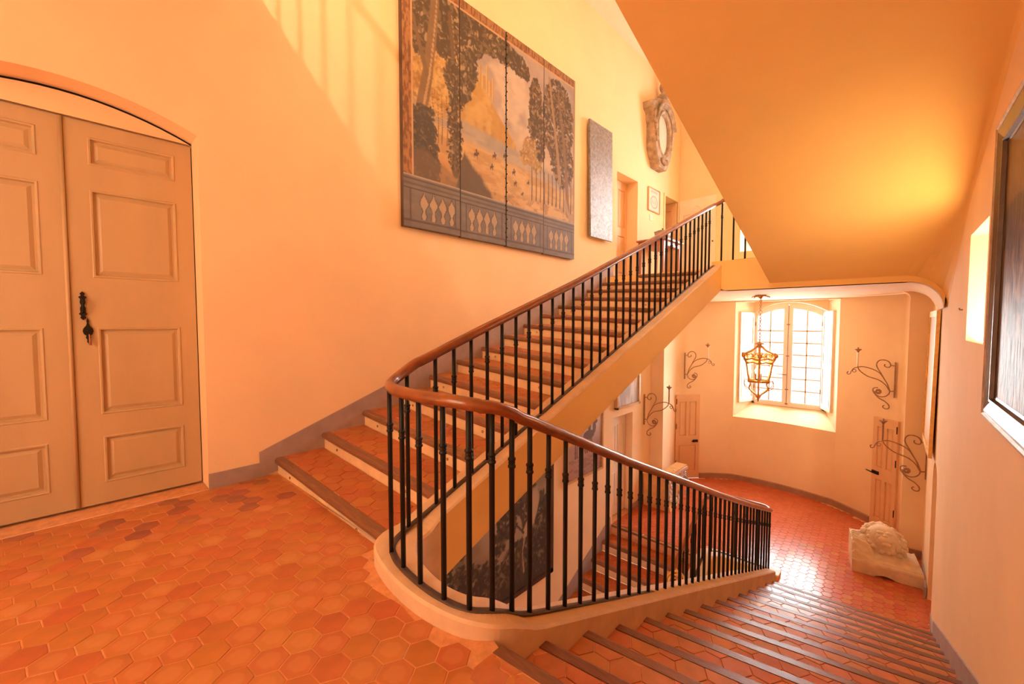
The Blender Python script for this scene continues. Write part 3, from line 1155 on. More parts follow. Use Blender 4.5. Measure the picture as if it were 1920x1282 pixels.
# ------------------------------------------------------------------ panelled doors
def panel_leaf(P, w_, h_, panels, depth=0.045, mould=0.035):
    """Door leaf in (u across, v up, d out): raised field panels with a moulded frame. P maps (u, v, d)."""
    mb = MB()
    us = sorted(set([0, w_] + [p[0] for p in panels] + [p[1] for p in panels]))
    vs = sorted(set([0, h_] + [p[2] for p in panels] + [p[3] for p in panels]))

    def inside(u, v):
        return any(p[0] < u < p[1] and p[2] < v < p[3] for p in panels)
    for a, b in zip(us[:-1], us[1:]):
        for c, d in zip(vs[:-1], vs[1:]):
            if not inside(0.5 * (a + b), 0.5 * (c + d)):
                mb.quad(P(a, c, 0), P(b, c, 0), P(b, d, 0), P(a, d, 0))
    # edges
    e = depth
    mb.quad(P(0, 0, 0), P(0, h_, 0), P(0, h_, -e), P(0, 0, -e))
    mb.quad(P(w_, 0, 0), P(w_, h_, 0), P(w_, h_, -e), P(w_, 0, -e))
    mb.quad(P(0, h_, 0), P(w_, h_, 0), P(w_, h_, -e), P(0, h_, -e))
    mb.quad(P(0, 0, 0), P(w_, 0, 0), P(w_, 0, -e), P(0, 0, -e))
    mb.quad(P(0, 0, -e), P(w_, 0, -e), P(w_, h_, -e), P(0, h_, -e))
    return mb


def panel_field(P, p, mould=0.03, rec=0.016, raise_=0.010):
    """A raised-and-fielded panel with its moulding."""
    mb = MB()

    def ring(k, d):
        return [P(p[0] + k, p[2] + k, d), P(p[1] - k, p[2] + k, d), P(p[1] - k, p[3] - k, d), P(p[0] + k, p[3] - k, d)]
    R = [ring(0, 0), ring(mould * 0.18, 0.006), ring(mould * 0.45, 0.004), ring(mould * 0.6, -rec), ring(mould * 0.95, -rec), ring(mould * 1.6, -rec + raise_)]
    for a, b in zip(R[:-1], R[1:]):
        o = len(mb.v)
        mb.add(a + b, [(i, (i + 1) % 4, 4 + (i + 1) % 4, 4 + i) for i in range(4)])
    mb.add(R[-1], [(0, 1, 2, 3)])
    return mb


def make_door(root, P, w_, h_, panels, mat, mould=0.03):
    lf = panel_leaf(P, w_, h_, panels).build('door_leaf', mat, root, fix=False)
    for p in panels:
        panel_field(P, p, mould).build('door_panel', mat, lf, fix=False)
    return lf


# double door on the landing
DY = WL + 0.225
dd = thing('door_1', 'beige double panelled door with iron handle plates on the near landing', 'door', (0.02, DY, 0.01))
dd['kind'] = 'structure'
pan = [(0.115, 0.605, 2.46, 2.66), (0.115, 0.605, 1.66, 2.29), (0.125, 0.605, 0.66, 1.30), (0.13, 0.605, 0.15, 0.50)]
PRr = lambda u, v, d: (0.026 + u, DY - d, 0.012 + v)
PLl = lambda u, v, d: (0.014 - u, DY - d, 0.012 + v)
rightleaf = make_door(dd, PRr, 0.712, 2.762, pan, 'door', 0.034)
leftleaf = make_door(dd, PLl, 0.722, 2.762, pan, 'door', 0.034)
# cover strip on the meeting edge
mb = MB()
mb.tube([(0.012, DY - 0.004, 0.015), (0.012, DY - 0.004, 2.77)], 0.012, 8)
mb.build('meeting_strip', 'door', dd)
# ornate handle plate and keyhole escutcheon
hp = MB()
hx, hz = 0.082, 1.47
outl = [(0.0, 0.10), (0.014, 0.085), (0.008, 0.07), (0.022, 0.06), (0.012, 0.045), (0.015, 0.02), (0.008, 0.0), (0.015, -0.02), (0.014, -0.05), (0.022, -0.06), (0.010, -0.075), (0.016, -0.088), (0.0, -0.105)]
pts = [(hx + a, DY - 0.001, hz + b) for a, b in outl] + [(hx - a, DY - 0.001, hz + b) for a, b in outl[-2:0:-1]]
hp.prism(pts, (0, -0.008, 0))
plate = hp.build('handle_plate', 'iron', rightleaf)
MB().tube(catmull([(hx, DY - 0.008, hz + 0.05), (hx, DY - 0.034, hz + 0.035), (hx, DY - 0.036, hz - 0.03), (hx, DY - 0.008, hz - 0.05)], 5), 0.007, 8).build('pull_handle', 'iron', plate)
kp = MB()
kx, kz = 0.103, 1.285
outl = [(0.0, 0.095), (0.008, 0.075), (0.005, 0.06), (0.010, 0.04), (0.024, 0.02), (0.028, 0.0), (0.022, -0.02), (0.010, -0.032), (0.014, -0.045), (0.006, -0.06), (0.008, -0.075), (0.0, -0.09)]
pts = [(kx + a, DY - 0.001, kz + b) for a, b in outl] + [(kx - a, DY - 0.001, kz + b) for a, b in outl[-2:0:-1]]
kp.prism(pts, (0, -0.008, 0))
kpo = kp.build('escutcheon', 'iron', rightleaf)
MB().tube([(kx, DY - 0.006, kz), (kx, DY - 0.03, kz)], 0.006, 8).build('key', 'iron', kpo)
tas = MB().tube([(kx + 0.004, DY - 0.022, kz - 0.02), (kx + 0.008, DY - 0.024, kz - 0.10)], [0.003, 0.008], 6)
o = tas.build('key_tassel', 'wood_red', rightleaf)
o['label'] = 'red tassel on the key'

# landing-level doors set in the bay wall, upper doors and the lower arched door
PB = lambda p0, p1: (lambda u, v, d: (p0[0] + (p1[0] - p0[0]) * u - d * (p1[1] - p0[1]) * -1.0, p0[1] + (p1[1] - p0[1]) * u - d * (p1[0] - p0[0]), LZ + 0.02 + v))


def bay_door(name, a, b, mat, panels, hinge_left, handle):
    """Flush panelled door from plan point a to b on the bay wall; faces into the bay."""
    a, b = Vector((*a, 0)), Vector((*b, 0))
    t = (b - a)
    w_ = t.length
    t.normalize()
    n = Vector((t.y, -t.x, 0))
    if n.dot(Vector((9.2, 1.9, 0)) - a) < 0:
        n = -n
    P = lambda u, v, d: tuple(a + t * u + n * (d + 0.022) + Vector((0, 0, LZ + 0.015 + v)))
    th = thing(name, handle[2], 'door', tuple(a + t * (w_ / 2) + Vector((0, 0, LZ))))
    th['kind'] = 'structure'
    lf = make_door(th, P, w_, 1.93, panels(w_), mat, 0.02)
    # black lever lock
    hu, hv = handle[0], handle[1]
    bx = MB()
    bx.hexa([P(hu - 0.05, hv - 0.028, 0.001), P(hu + 0.07, hv - 0.028, 0.001), P(hu + 0.07, hv - 0.028, 0.022), P(hu - 0.05, hv - 0.028, 0.022),
             P(hu - 0.05, hv + 0.028, 0.001), P(hu + 0.07, hv + 0.028, 0.001), P(hu + 0.07, hv + 0.028, 0.022), P(hu - 0.05, hv + 0.028, 0.022)])
    lock = bx.build('lock_case', 'iron', lf)
    MB().tube([P(hu - 0.01, hv, 0.022), P(hu - 0.01, hv, 0.06), P(hu - 0.11, hv + 0.01, 0.065)], 0.011, 8).build('lever', 'iron', lock)
    for zz in (0.30, 1.15, 1.72):
        hu2 = 0.008 if hinge_left else w_ - 0.008
        MB().tube([P(hu2, zz, 0.006), P(hu2, zz + 0.12, 0.006)], 0.008, 6).build('hinge', 'iron', lf)
    return th


bay_door('door_2', (9.46, 3.775), (9.92, 3.415), 'door_ochre',
         lambda w_: [(0.08, w_ / 2 - 0.035, 0.98, 1.78), (w_ / 2 + 0.035, w_ - 0.08, 0.98, 1.78), (0.08, w_ - 0.08, 0.15, 0.78)], True,
         (0.47, 0.86, 'ochre panelled jib door left of the bay window, with black lever lock'))
bay_door('door_3', (9.74, 0.355), (9.44, 0.035), 'door_ochre',
         lambda w_: [(0.07, w_ / 2 - 0.03, 1.05, 1.78), (w_ / 2 + 0.03, w_ - 0.07, 1.05, 1.78), (0.07, w_ / 2 - 0.03, 0.15, 0.85), (w_ / 2 + 0.03, w_ - 0.07, 0.15, 0.85)], False,
         (0.07, 0.95, 'ochre panelled jib door behind the carved stone block'))
# upper landing door, half open in its recess
th = thing('door_4', 'narrow panelled door in deep recess beside the silver panel upstairs', 'door', (7.6, WL + 0.2, UZ))
th['kind'] = 'structure'
PU = lambda u, v, d: (7.225 + u, WL + 0.235 - d, UZ + 0.01 + v)
make_door(th, PU, 0.83, 2.0, [(0.09, 0.38, 1.08, 1.85), (0.46, 0.74, 1.08, 1.85), (0.09, 0.38, 0.15, 0.92), (0.46, 0.74, 0.15, 0.92)], 'door_ochre', 0.025)
# upper doorway with open leaf
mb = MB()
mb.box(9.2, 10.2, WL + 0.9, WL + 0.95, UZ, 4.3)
struct(mb.build('doorway_shade', 'black'))  # black sheet: shade of the room beyond put into colour
th = thing('door_5', 'door leaf standing open in the dark doorway at the end of the upper landing', 'door', (10.06, WL + 0.1, UZ))
th['kind'] = 'structure'
PO = lambda u, v, d: (10.07 - 0.16 * u - 0.9 * d, WL + 0.03 + 0.98 * u, UZ + 0.01 + v)
make_door(th, PO, 0.70, 2.0, [(0.09, 0.62, 1.05, 1.85), (0.09, 0.62, 0.15, 0.9)], 'door_ochre', 0.025)
mb = MB()
mb.box(9.30, 9.36, WL - 0.02, WL + 0.01, UZ, 4.26)
mb.box(10.08, 10.14, WL - 0.02, WL + 0.01, UZ, 4.26)
mb.box(9.36, 10.08, WL - 0.02, WL + 0.01, 4.2, 4.26)
struct(mb.build('trim_4', 'wall'))
# cupboard doors on the upper end wall, with a shaped panel moulding
th = thing('cupboard_door', 'cream cupboard door with curved panel moulding on the upper end wall', 'door', (10.19, 3.62, UZ))
mb = MB()
mb.cbox(10.165, 10.199, 3.225, 4.055, UZ, 4.24, 0.006)
lf = mb.build('door_leaf', 'white', th)
mpts = catmull([(10.16, 3.96, UZ + 0.2), (10.16, 3.96, 3.75), (10.16, 3.90, 3.88), (10.16, 3.78, 3.9), (10.16, 3.64, 4.06), (10.16, 3.5, 3.9), (10.16, 3.38, 3.88), (10.16, 3.32, 3.75), (10.16, 3.32, UZ + 0.2)], 4)
MB().tube(mpts, 0.012, 6).build('panel_moulding', 'white', lf)
MB().ball((10.15, 3.28, 3.2), 0.016).build('knob', 'iron', lf)
# lower arched door
th = thing('door_7', 'cream arched door in the pale wall under the upper stair flight', 'door', (6.93, WLL + 0.14, LZ))
th['kind'] = 'structure'
a2 = arch(6.58, 7.29, -0.36, 0.12)
pts = [(6.58, WLL + 0.14, LZ + 0.01), (7.29, WLL + 0.14, LZ + 0.01)] + [(x, WLL + 0.14, a2(x)) for x in [7.29 - 0.71 * i / 12 for i in range(13)]]
lf = MB().prism(pts, (0, 0.04, 0)).build('door_leaf', 'white', th)
PD = lambda u, v, d: (6.58 + u, WLL + 0.139 - d, LZ + 0.01 + v)
for p in ((0.08, 0.32, 0.95, 1.68), (0.39, 0.63, 0.95, 1.68), (0.08, 0.32, 0.15, 0.8), (0.39, 0.63, 0.15, 0.8)):
    panel_field(PD, p, 0.025).build('door_panel', 'white', lf, fix=False)

# ------------------------------------------------------------------ bay window with shutters
win = thing('window_1', 'tall arched casement window of small panes in the bay', 'window', (WXW, 1.905, -0.54))
win['kind'] = 'structure'
y0, y1 = 1.215, 2.595
wa = arch(y0, y1, 1.58, 0.215)
wai = arch(y0, y1, 1.51, 0.215)
mb = MB()
outer = [(y0, -0.54), (y0, 1.58)] + [(y0 + (y1 - y0) * i / 12, wa(y0 + (y1 - y0) * i / 12)) for i in range(13)] + [(y1, 1.58), (y1, -0.54)]
# frame bars
fw = 0.045
mb.box(WXW - 0.03, WXW + 0.04, y0, y0 + fw, -0.54, 1.56)
mb.box(WXW - 0.03, WXW + 0.04, y1 - fw, y1, -0.54, 1.56)
mb.box(WXW - 0.03, WXW + 0.04, y0, y1, -0.54, -0.49)
for i in range(12):
    a, b = y0 + (y1 - y0) * i / 12, y0 + (y1 - y0) * (i + 1) / 12
    mb.hexa([(WXW - 0.03, a, wa(a) - 0.055), (WXW - 0.03, b, wa(b) - 0.055), (WXW + 0.04, b, wa(b) - 0.055), (WXW + 0.04, a, wa(a) - 0.055),
             (WXW - 0.03, a, wa(a)), (WXW - 0.03, b, wa(b)), (WXW + 0.04, b, wa(b)), (WXW + 0.04, a, wa(a))])
mb.build('window_frame', 'white', win)
yc = 0.5 * (y0 + y1)
zrow = [-0.43 + (1.42 + 0.43) * i / 7 for i in range(8)]
for side in (0, 1):
    ya, yb = (y0 + fw, yc - 0.004) if side == 0 else (yc + 0.004, y1 - fw)
    mb = MB()
    st, x0_, x1_ = 0.058, WXW - 0.045, WXW + 0.0
    inner_a, inner_b = (ya + 0.045, yb - 0.085) if side == 0 else (ya + 0.085, yb - 0.045)
    mb.hexa([(x0_, ya, zrow[0]), (x1_, ya, zrow[0]), (x1_, inner_a, zrow[0]), (x0_, inner_a, zrow[0]), (x0_, ya, wa(ya) - 0.143), (x1_, ya, wa(ya) - 0.143), (x1_, inner_a, wa(inner_a) - 0.143), (x0_, inner_a, wa(inner_a) - 0.143)])
    mb.hexa([(x0_, inner_b, zrow[0]), (x1_, inner_b, zrow[0]), (x1_, yb, zrow[0]), (x0_, yb, zrow[0]), (x0_, inner_b, wa(inner_b) - 0.143), (x1_, inner_b, wa(inner_b) - 0.143), (x1_, yb, wa(yb) - 0.143), (x0_, yb, wa(yb) - 0.143)])
    mb.box(x0_, x1_, ya, yb, -0.488, zrow[0])
    for i in range(8):
        a, b = ya + (yb - ya) * i / 8, ya + (yb - ya) * (i + 1) / 8
        mb.hexa([(x0_, a, wa(a) - 0.145), (x0_, b, wa(b) - 0.145), (x1_, b, wa(b) - 0.145), (x1_, a, wa(a) - 0.145),
                 (x0_, a, wa(a) - 0.05), (x0_, b, wa(b) - 0.05), (x1_, b, wa(b) - 0.05), (x1_, a, wa(a) - 0.05)])
    cas = mb.build('casement', 'white', win)
    ym = 0.5 * (inner_a + inner_b)
    bar = MB()
    for z in zrow[1:7]:
        bar.box(x0_ + 0.006, x1_ - 0.006, inner_a, inner_b, z - 0.013, z + 0.013)
    bar.box(x0_ + 0.006, x1_ - 0.006, ym - 0.013, ym + 0.013, zrow[0], wa(ym) - 0.12)
    bar.build('glazing_bar', 'bar', cas)
    for r in range(7):
        for a, b in ((inner_a, ym - 0.011), (ym + 0.011, inner_b)):
            zt = (lambda y: zrow[r + 1] - 0.011) if r < 6 else (lambda y: wa(y) - 0.14)
            zb = zrow[r] + (0.011 if r else 0)
            me = MB()
            me.prism([(x0_ + 0.02, a, zb), (x0_ + 0.02, b, zb), (x0_ + 0.02, b, zt(b)), (x0_ + 0.02, 0.5 * (a + b), zt(0.5 * (a + b))), (x0_ + 0.02, a, zt(a))], (0.004, 0, 0))
            me.build('pane', 'glass', cas)
# espagnolette bolt and its hand lever on the meeting stile
mb = MB().tube([(WXW - 0.058, yc, -0.5), (WXW - 0.058, yc, 1.72)], 0.008, 6)
for z in (-0.47, -0.15, 0.6, 1.3):
    mb.box(WXW - 0.066, WXW - 0.045, yc - 0.03, yc + 0.03, z - 0.012, z + 0.012)
bolt = mb.build('window_bolt', 'sconce', win)
MB().tube([(WXW - 0.06, yc, 0.18), (WXW - 0.09, yc + 0.03, 0.18), (WXW - 0.10, yc + 0.20, 0.19)], 0.009, 6).build('bolt_lever', 'sconce', bolt)


def shutter(name, label, hinge, tip, group):
    a, b = Vector((*hinge, 0)), Vector((*tip, 0))
    t = b - a
    w_ = t.length
    t.normalize()
    n = Vector((t.y, -t.x, 0))
    if n.dot(Vector((9.0, 1.9, 0)) - a) < 0:
        n = -n
    th = thing(name, label, 'shutter', (hinge[0], hinge[1], -0.48), group)
    P = lambda u, v, d: tuple(a + t * u + n * d + Vector((0, 0, -0.48 + v)))
    lf = make_door(th, P, w_, 2.06, [(0.06, w_ - 0.06, 0.10, 0.86), (0.06, w_ - 0.06, 0.96, 1.22), (0.06, w_ - 0.06, 1.32, 1.96)], 'white', 0.02)
    for z in (0.3, 1.75):
        MB().tube([P(0.0, z, 0.008), P(0.0, z + 0.09, 0.008)], 0.009, 6).build('hinge', 'sconce', lf)
    return th


shutter('window_shutter', 'white panelled shutter folded back behind the hanging lantern', (10.97, 2.56), (10.50, 2.735), 'bay window shutters')
shutter('window_shutter', 'white panelled shutter on the side of the bay window away from the lantern', (10.97, 1.29), (10.48, 1.075), 'bay window shutters')

# slit window and the unseen window added for light: simple casement frames at the outer face
for nm, x0_, x1_, z0_, z1_ in (('window_2', 4.25, 5.12, 1.2, 2.06), ('added_window', 4.4, 5.4, 3.9, 5.2)):
    mb = MB()
    y = YR(4.7) - 0.40
    for a, b, c, d in ((x0_, x0_ + .05, z0_, z1_), (x1_ - .05, x1_, z0_, z1_), (x0_, x1_, z0_, z0_ + .05), (x0_, x1_, z1_ - .05, z1_)):
        mb.box(a, b, y - 0.03, y + 0.01, c, d)
    th = thing(nm, 'deep slit window in the wall beside the dark framed picture' if nm == 'window_2' else 'unseen window added high in the right wall to light the left wall', 'window', (x0_, y, z0_))
    th['kind'] = 'structure'
    mb.build('window_frame', 'white', th)
    MB().box(x0_ + .05, x1_ - .05, y - 0.012, y - 0.008, z0_ + .05, z1_ - .05).build('pane', 'glass', th)
for nm, lb in (('window_4', 'white framed window in the bay of the upper landing'),):
    mb = MB()
    x = 10.7
    for a, b, c, d in ((1.05, 1.11, 2.9, 5.3), (2.66, 2.72, 2.9, 5.3), (1.05, 2.72, 2.9, 2.96), (1.05, 2.72, 5.24, 5.3), (1.86, 1.91, 2.9, 5.3)):
        mb.box(x, x + 0.05, a, b, c, d)
    th = thing(nm, lb, 'window', (x, 1.9, 2.9))
    th['kind'] = 'structure'
    mb.build('window_frame', 'white', th)

# ------------------------------------------------------------------ balustrades
def resample(path, ds):
    P = [Vector(p) for p in path]
    acc = [0.0]
    for a, b in zip(P[:-1], P[1:]):
        acc.append(acc[-1] + (Vector((b.x - a.x, b.y - a.y, 0))).length)
    n = max(1, round(acc[-1] / ds))
    out = []
    j = 0
    for k in range(n + 1):
        d = acc[-1] * k / n
        while j < len(P) - 2 and acc[j + 1] < d:
            j += 1
        t = (d - acc[j]) / max(acc[j + 1] - acc[j], 1e-9)
        out.append(P[j].lerp(P[j + 1], t))
    return out


def baluster_mesh():
    mb = MB()
    r = 0.0128
    mb.lathe([(r, 0), (r, 0.645), (r * 1.05, 0.648), (r * 1.45, 0.652), (r * 1.45, 0.660), (r * 1.1, 0.664), (r * 1.25, 0.668), (r * 1.25, 0.676),
              (r * 1.1, 0.680), (r * 1.45, 0.684), (r * 1.45, 0.692), (r * 1.05, 0.696), (r, 0.70), (r, 0.87)], n=10)
    return mb.mesh('baluster', M['iron'])


BAL = baluster_mesh()
RAILPROF = [(-0.80, 0.15), (-0.62, 0.62), (-0.25, 0.88), (0.25, 0.88), (0.62, 0.62), (0.80, 0.15), (0.74, -0.25), (0.48, -0.40), (0.42, -0.68), (-0.42, -0.68), (-0.48, -0.40), (-0.74, -0.25)]


def balustrade(label, ctrl, bal_at, base=(0, 0, 0), rail_h=0.895, strip=True, h_of=None, rail_ext=None):
    th = thing('balustrade', label, 'balustrade', base)
    path = catmull(ctrl, 6)
    rp = [(p.x, p.y, p.z + (h_of(p) if h_of else rail_h)) for p in path]
    if rail_ext:
        rp = rp + rail_ext
    MB().tube(rp, 0.036, prof=RAILPROF, up=(0, 0, 1)).build('handrail', 'rail', th)
    if strip:
        MB().tube([(p.x, p.y, p.z + 0.004) for p in path], 0.017, prof=[(-1, -0.3), (1, -0.3), (1, 0.3), (-1, 0.3)], up=(0, 0, 1)).build('base_strip', 'iron_flat', th)
    for p in bal_at:
        o = link('baluster', BAL, th, (p.x, p.y, p.z))
        hh = h_of(p) if h_of else rail_h
        o.scale = (1, 1, (hh - 0.012) / 0.87)
    return th


LZ2 = lambda x: 0.137 + 0.3925 * (x - 1.45)
left_pts = [(x, 2.15, LZ2(x)) for x in (6.62, 6.2, 5.4, 4.6, 3.8, 3.0, 2.2, 1.75, 1.50)]
turn = [(1.335, 2.14, 0.105), (1.225, 2.08, 0.088), (1.165, 1.96, 0.084), (1.138, 1.80, 0.081), (1.13, 1.62, 0.079), (1.145, 1.47, 0.077), (1.185, 1.365, 0.071), (1.26, 1.312, 0.055), (1.36, 1.296, 0.006)]
right_pts = [(x, 1.295, -0.070 - 0.4035 * (x - 1.495)) for x in (1.50, 1.9, 2.6, 3.4, 4.2, 5.0, 5.8, 6.3, 6.62)]
main_ctrl = left_pts + turn + right_pts
mp_ = catmull(main_ctrl, 6)
bal_pos = []
for x in [1.43 + 0.1495 * k for k in range(1, 35)]:
    bal_pos.append(Vector((x, 2.15, LZ2(x))))
for x, y, z in ((1.37, 2.145, 0.114), (1.18, 2.02, 0.085), (1.148, 1.85, 0.082), (1.131, 1.675, 0.079), (1.14, 1.50, 0.077), (1.18, 1.37, 0.073), (1.262, 1.310, 0.05), (1.375, 1.296, -0.005)):
    bal_pos.append(Vector((x, y, z)))
x = 1.50
while x < 6.63:
    bal_pos.append(Vector((x, 1.295, -0.070 - 0.4035 * (x - 1.495))))
    x += 0.1455
# upper landing return along the slab edge
up_ctrl = [(6.62, 2.15, LZ2(6.62)), (6.75, 2.12, 2.215), (6.78, 2.02, 2.255), (6.78, 1.75, 2.262), (6.78, 1.42, 2.262)]
H_left = lambda p: 0.90 if p.x > 2 else 0.895
def h_main(p):
    if p.y > 2.05:
        return float(np.interp(p.x, [1.2, 1.43, 1.59, 2.05, 2.5, 3.1, 4.3, 6.8], [0.912, 0.965, 0.962, 0.95, 0.932, 0.909, 0.90, 0.90]))
    if p.y < 1.34:
        return float(np.interp(p.x, [1.2, 1.36, 1.5, 1.76, 2.05, 2.49, 3.3, 4.4, 5.3, 6.6], [0.913, 0.934, 0.946, 0.937, 0.922, 0.905, 0.890, 0.868, 0.861, 0.872]))
    return float(np.interp(p.y, [1.34, 1.45, 1.7, 2.05], [0.921, 0.925, 0.918, 0.912]))


bal_pos = [Vector((6.775, 2.06, 2.24)), Vector((6.78, 1.90, 2.262)), Vector((6.78, 1.74, 2.262)), Vector((6.78, 1.58, 2.262)), Vector((6.78, 1.43, 2.262))] + [p for p in bal_pos if not (p.y > 2.1 and p.x > 6.6)]
balustrade('long iron balustrade with walnut handrail curving round the near landing', up_ctrl[:0:-1] + main_ctrl, bal_pos, (1.13, 1.7, 0.08), h_of=h_main)
# edge of the half-landing above the camera
hl = [(1.00, 3.98, 4.46), (0.85, 3.8, 4.46), (0.83, 3.3, 4.46), (0.83, 2.8, 4.46), (0.83, 2.25, 4.46), (0.83, 1.6, 4.46)]
_h = balustrade('iron railing along the half-landing overhead', hl, resample(hl[1:], 0.15), (0.83, 2.9, 4.46))
_h['kind'] = 'structure'
_h.name = 'trim_5'
del _h['category']
# lower flight and window landing edge
LZ3 = lambda x: LZ + 0.515 * (x - 6.56) + 0.04
lowp = [(x, 2.15, LZ3(x)) for x in (2.0, 3.0, 4.0, 5.0, 5.8, 6.3, 6.5)]
lowt = [(6.66, 2.13, LZ + 0.03), (6.76, 2.05, LZ + 0.055), (6.785, 1.93, LZ + 0.06), (6.785, 1.6, LZ + 0.06), (6.78, 1.40, LZ + 0.06), (6.70, 1.33, LZ + 0.06)]
lb = [Vector((x, 2.15, LZ3(x))) for x in [2.0 + 0.15 * k for k in range(31)]] + \
     [Vector((6.72, 2.09, LZ + 0.05)), Vector((6.785, 1.93, LZ + 0.06)), Vector((6.785, 1.78, LZ + 0.06)), Vector((6.785, 1.63, LZ + 0.06)), Vector((6.785, 1.48, LZ + 0.06))]
balustrade('lower iron balustrade rising to the window landing edge, seen through the near balusters', lowp + lowt, lb, (6.7, 2.1, LZ))

# gilded scroll on the lower flight
th = thing('scroll_ornament', 'gilded spiral scroll standing on the lowest flight', 'ornament', (5.40, 2.12, LZC(5.4)))
sp = []
for i in range(64):
    a = 2 * PI * 2.6 * i / 63
    r = 0.030 + 0.108 * i / 63
    sp.append((5.06 - 0.75 * r * math.cos(a), 2.00 + 0.66 * r * math.cos(a), -1.86 + r * math.sin(a)))
sp += [(5.12, 2.00, -1.73), (5.24, 2.0, -1.84), (5.34, 2.01, -2.02), (5.40, 2.05, -2.4), (5.40, 2.06, LZC(5.4) - 0.01)]
MB().tube(sp, 0.014, 8).build('scroll', 'gold', th)

# ------------------------------------------------------------------ painted pictures (colour laid on a fine grid of the flat canvas)
rng = np.random.RandomState(3)


def vnoise(u, v, f, seed=0):
    r = np.random.RandomState(seed)
    n = 64
    g = r.rand(n, n)
    x, y = u * f, v * f
    xi, yi = np.floor(x).astype(int), np.floor(y).astype(int)
    fx, fy = x - xi, y - yi
    fx, fy = fx * fx * (3 - 2 * fx), fy * fy * (3 - 2 * fy)
    A, B_, C_, D_ = g[xi % n, yi % n], g[(xi + 1) % n, yi % n], g[xi % n, (yi + 1) % n], g[(xi + 1) % n, (yi + 1) % n]
    return A * (1 - fx) * (1 - fy) + B_ * fx * (1 - fy) + C_ * (1 - fx) * fy + D_ * fx * fy


def fbm(u, v, f, seed=0, o=4):
    s, a, t = 0, 0.5, 0
    for k in range(o):
        s = s + a * vnoise(u + 3.1 * k, v + 1.7 * k, f * 2 ** k, seed + k)
        t += a
        a *= 0.55
    return s / t


def sstep(a, b, x):
    t = np.clip((x - a) / (b - a), 0, 1)
    return t * t * (3 - 2 * t)


def mix(c, col, m):
    return c * (1 - m[..., None]) + np.array(col) * m[..., None]


def canvas(name, P, nu, nv, fn, mat, parent, u0=0.0, u1=1.0):
    """Grid u in [u0, u1], v in [0, 1]; P(u, v) -> point."""
    us, vs = np.linspace(u0, u1, nu), np.linspace(0, 1, nv)
    U, V = np.meshgrid(us, vs, indexing='ij')
    C_ = np.clip(fn(U, V), 0, 1)
    verts = [P(u, v) for u in us for v in vs]
    faces = [(i * nv + j, (i + 1) * nv + j, (i + 1) * nv + j + 1, i * nv + j + 1) for i in range(nu - 1) for j in range(nv - 1)]
    me = bpy.data.meshes.new(name)
    me.from_pydata(verts, [], faces)
    at = me.color_attributes.new('Col', 'FLOAT_COLOR', 'POINT')
    buf = np.ones((nu * nv, 4), dtype=np.float32)
    buf[:, :3] = C_.reshape(-1, 3)
    at.data.foreach_set('color', buf.ravel())
    me.materials.append(M[mat])
    return link(name, me, parent)


class Raster:
    """A small oil painter: strokes, clumps of leaves and washes on a pixel grid (u right, v up)."""

    def __init__(self, w_, h_, asp, seed):
        self.w, self.h, self.asp = w_, h_, asp
        u, v = np.meshgrid((np.arange(w_) + 0.5) / w_, (np.arange(h_) + 0.5) / h_, indexing='ij')
        self.u, self.v = u, v
        self.c = np.zeros((w_, h_, 3))
        self.r = np.random.RandomState(seed)

    def wash(self, col, m):
        self.c = mix(self.c, col, np.clip(m, 0, 1))

    def dab(self, cu, cv, ru, rv, ang, col, a=1.0):
        R = max(ru, rv * self.asp) * 1.3
        i0, i1 = int((cu - R) * self.w), int((cu + R) * self.w) + 2
        Rv = max(rv, ru / self.asp) * 1.3
        j0, j1 = int((cv - Rv) * self.h), int((cv + Rv) * self.h) + 2
        i0, j0, i1, j1 = max(i0, 0), max(j0, 0), min(i1, self.w), min(j1, self.h)
        if i0 >= i1 or j0 >= j1:
            return
        x, y = self.u[i0:i1, j0:j1] - cu, (self.v[i0:i1, j0:j1] - cv) / self.asp
        ca, sa = math.cos(ang), math.sin(ang)
        d = ((x * ca + y * sa) / ru) ** 2 + ((-x * sa + y * ca) / (rv / self.asp)) ** 2
        m = np.clip((1.15 - d) * 2.5, 0, 1) * a
        self.c[i0:i1, j0:j1] = mix(self.c[i0:i1, j0:j1], col, m)

    def leaves(self, cu, cv, ru, rv, n, cols, size=0.011, w_=(0.6, 0.28, 0.12)):
        for k in range(n):
            a, q = self.r.rand() * 2 * PI, math.sqrt(self.r.rand())
            col = cols[self.r.choice(len(cols), p=w_)]
            sz = size * (0.6 + 0.9 * self.r.rand())
            self.dab(cu + ru * q * math.cos(a), cv + rv * q * math.sin(a), sz, sz * 0.5, self.r.rand() * PI, col, 0.9)

    def stroke(self, pts, w0, w1, col, a=1.0, rough=0.15):
        P = catmull([(x, y, 0) for x, y in pts], 10)
        for i, p in enumerate(P):
            t = i / (len(P) - 1)
            ww = (w0 + (w1 - w0) * t) * (1 + rough * (self.r.rand() - 0.5))
            self.dab(p.x, p.y, ww, ww * self.asp * 1.6, 0, col, a)

    def sample(self, u, v):
        i = np.clip((u * self.w).astype(int), 0, self.w - 1)
        j = np.clip((v * self.h).astype(int), 0, self.h - 1)
        return self.c[i, j]


DK, MD, LT = (0.085, 0.058, 0.036), (0.17, 0.12, 0.07), (0.34, 0.25, 0.155)
ra = Raster(520, 470, 3.22 / 2.83, 5)
u_, v_ = ra.u, ra.v
ra.c[:] = (0.40, 0.32, 0.29)
ra.wash((0.30, 0.25, 0.245), sstep(0.35, 0.65, fbm(u_, v_, 5, 11)) * 0.9)
ra.wash((0.56, 0.46, 0.38), sstep(0.50, 0.72, fbm(u_ + .3, v_, 6, 14)) * 0.8)
ra.wash((0.52, 0.40, 0.28), sstep(0.62, 0.48, v_) * 0.8)
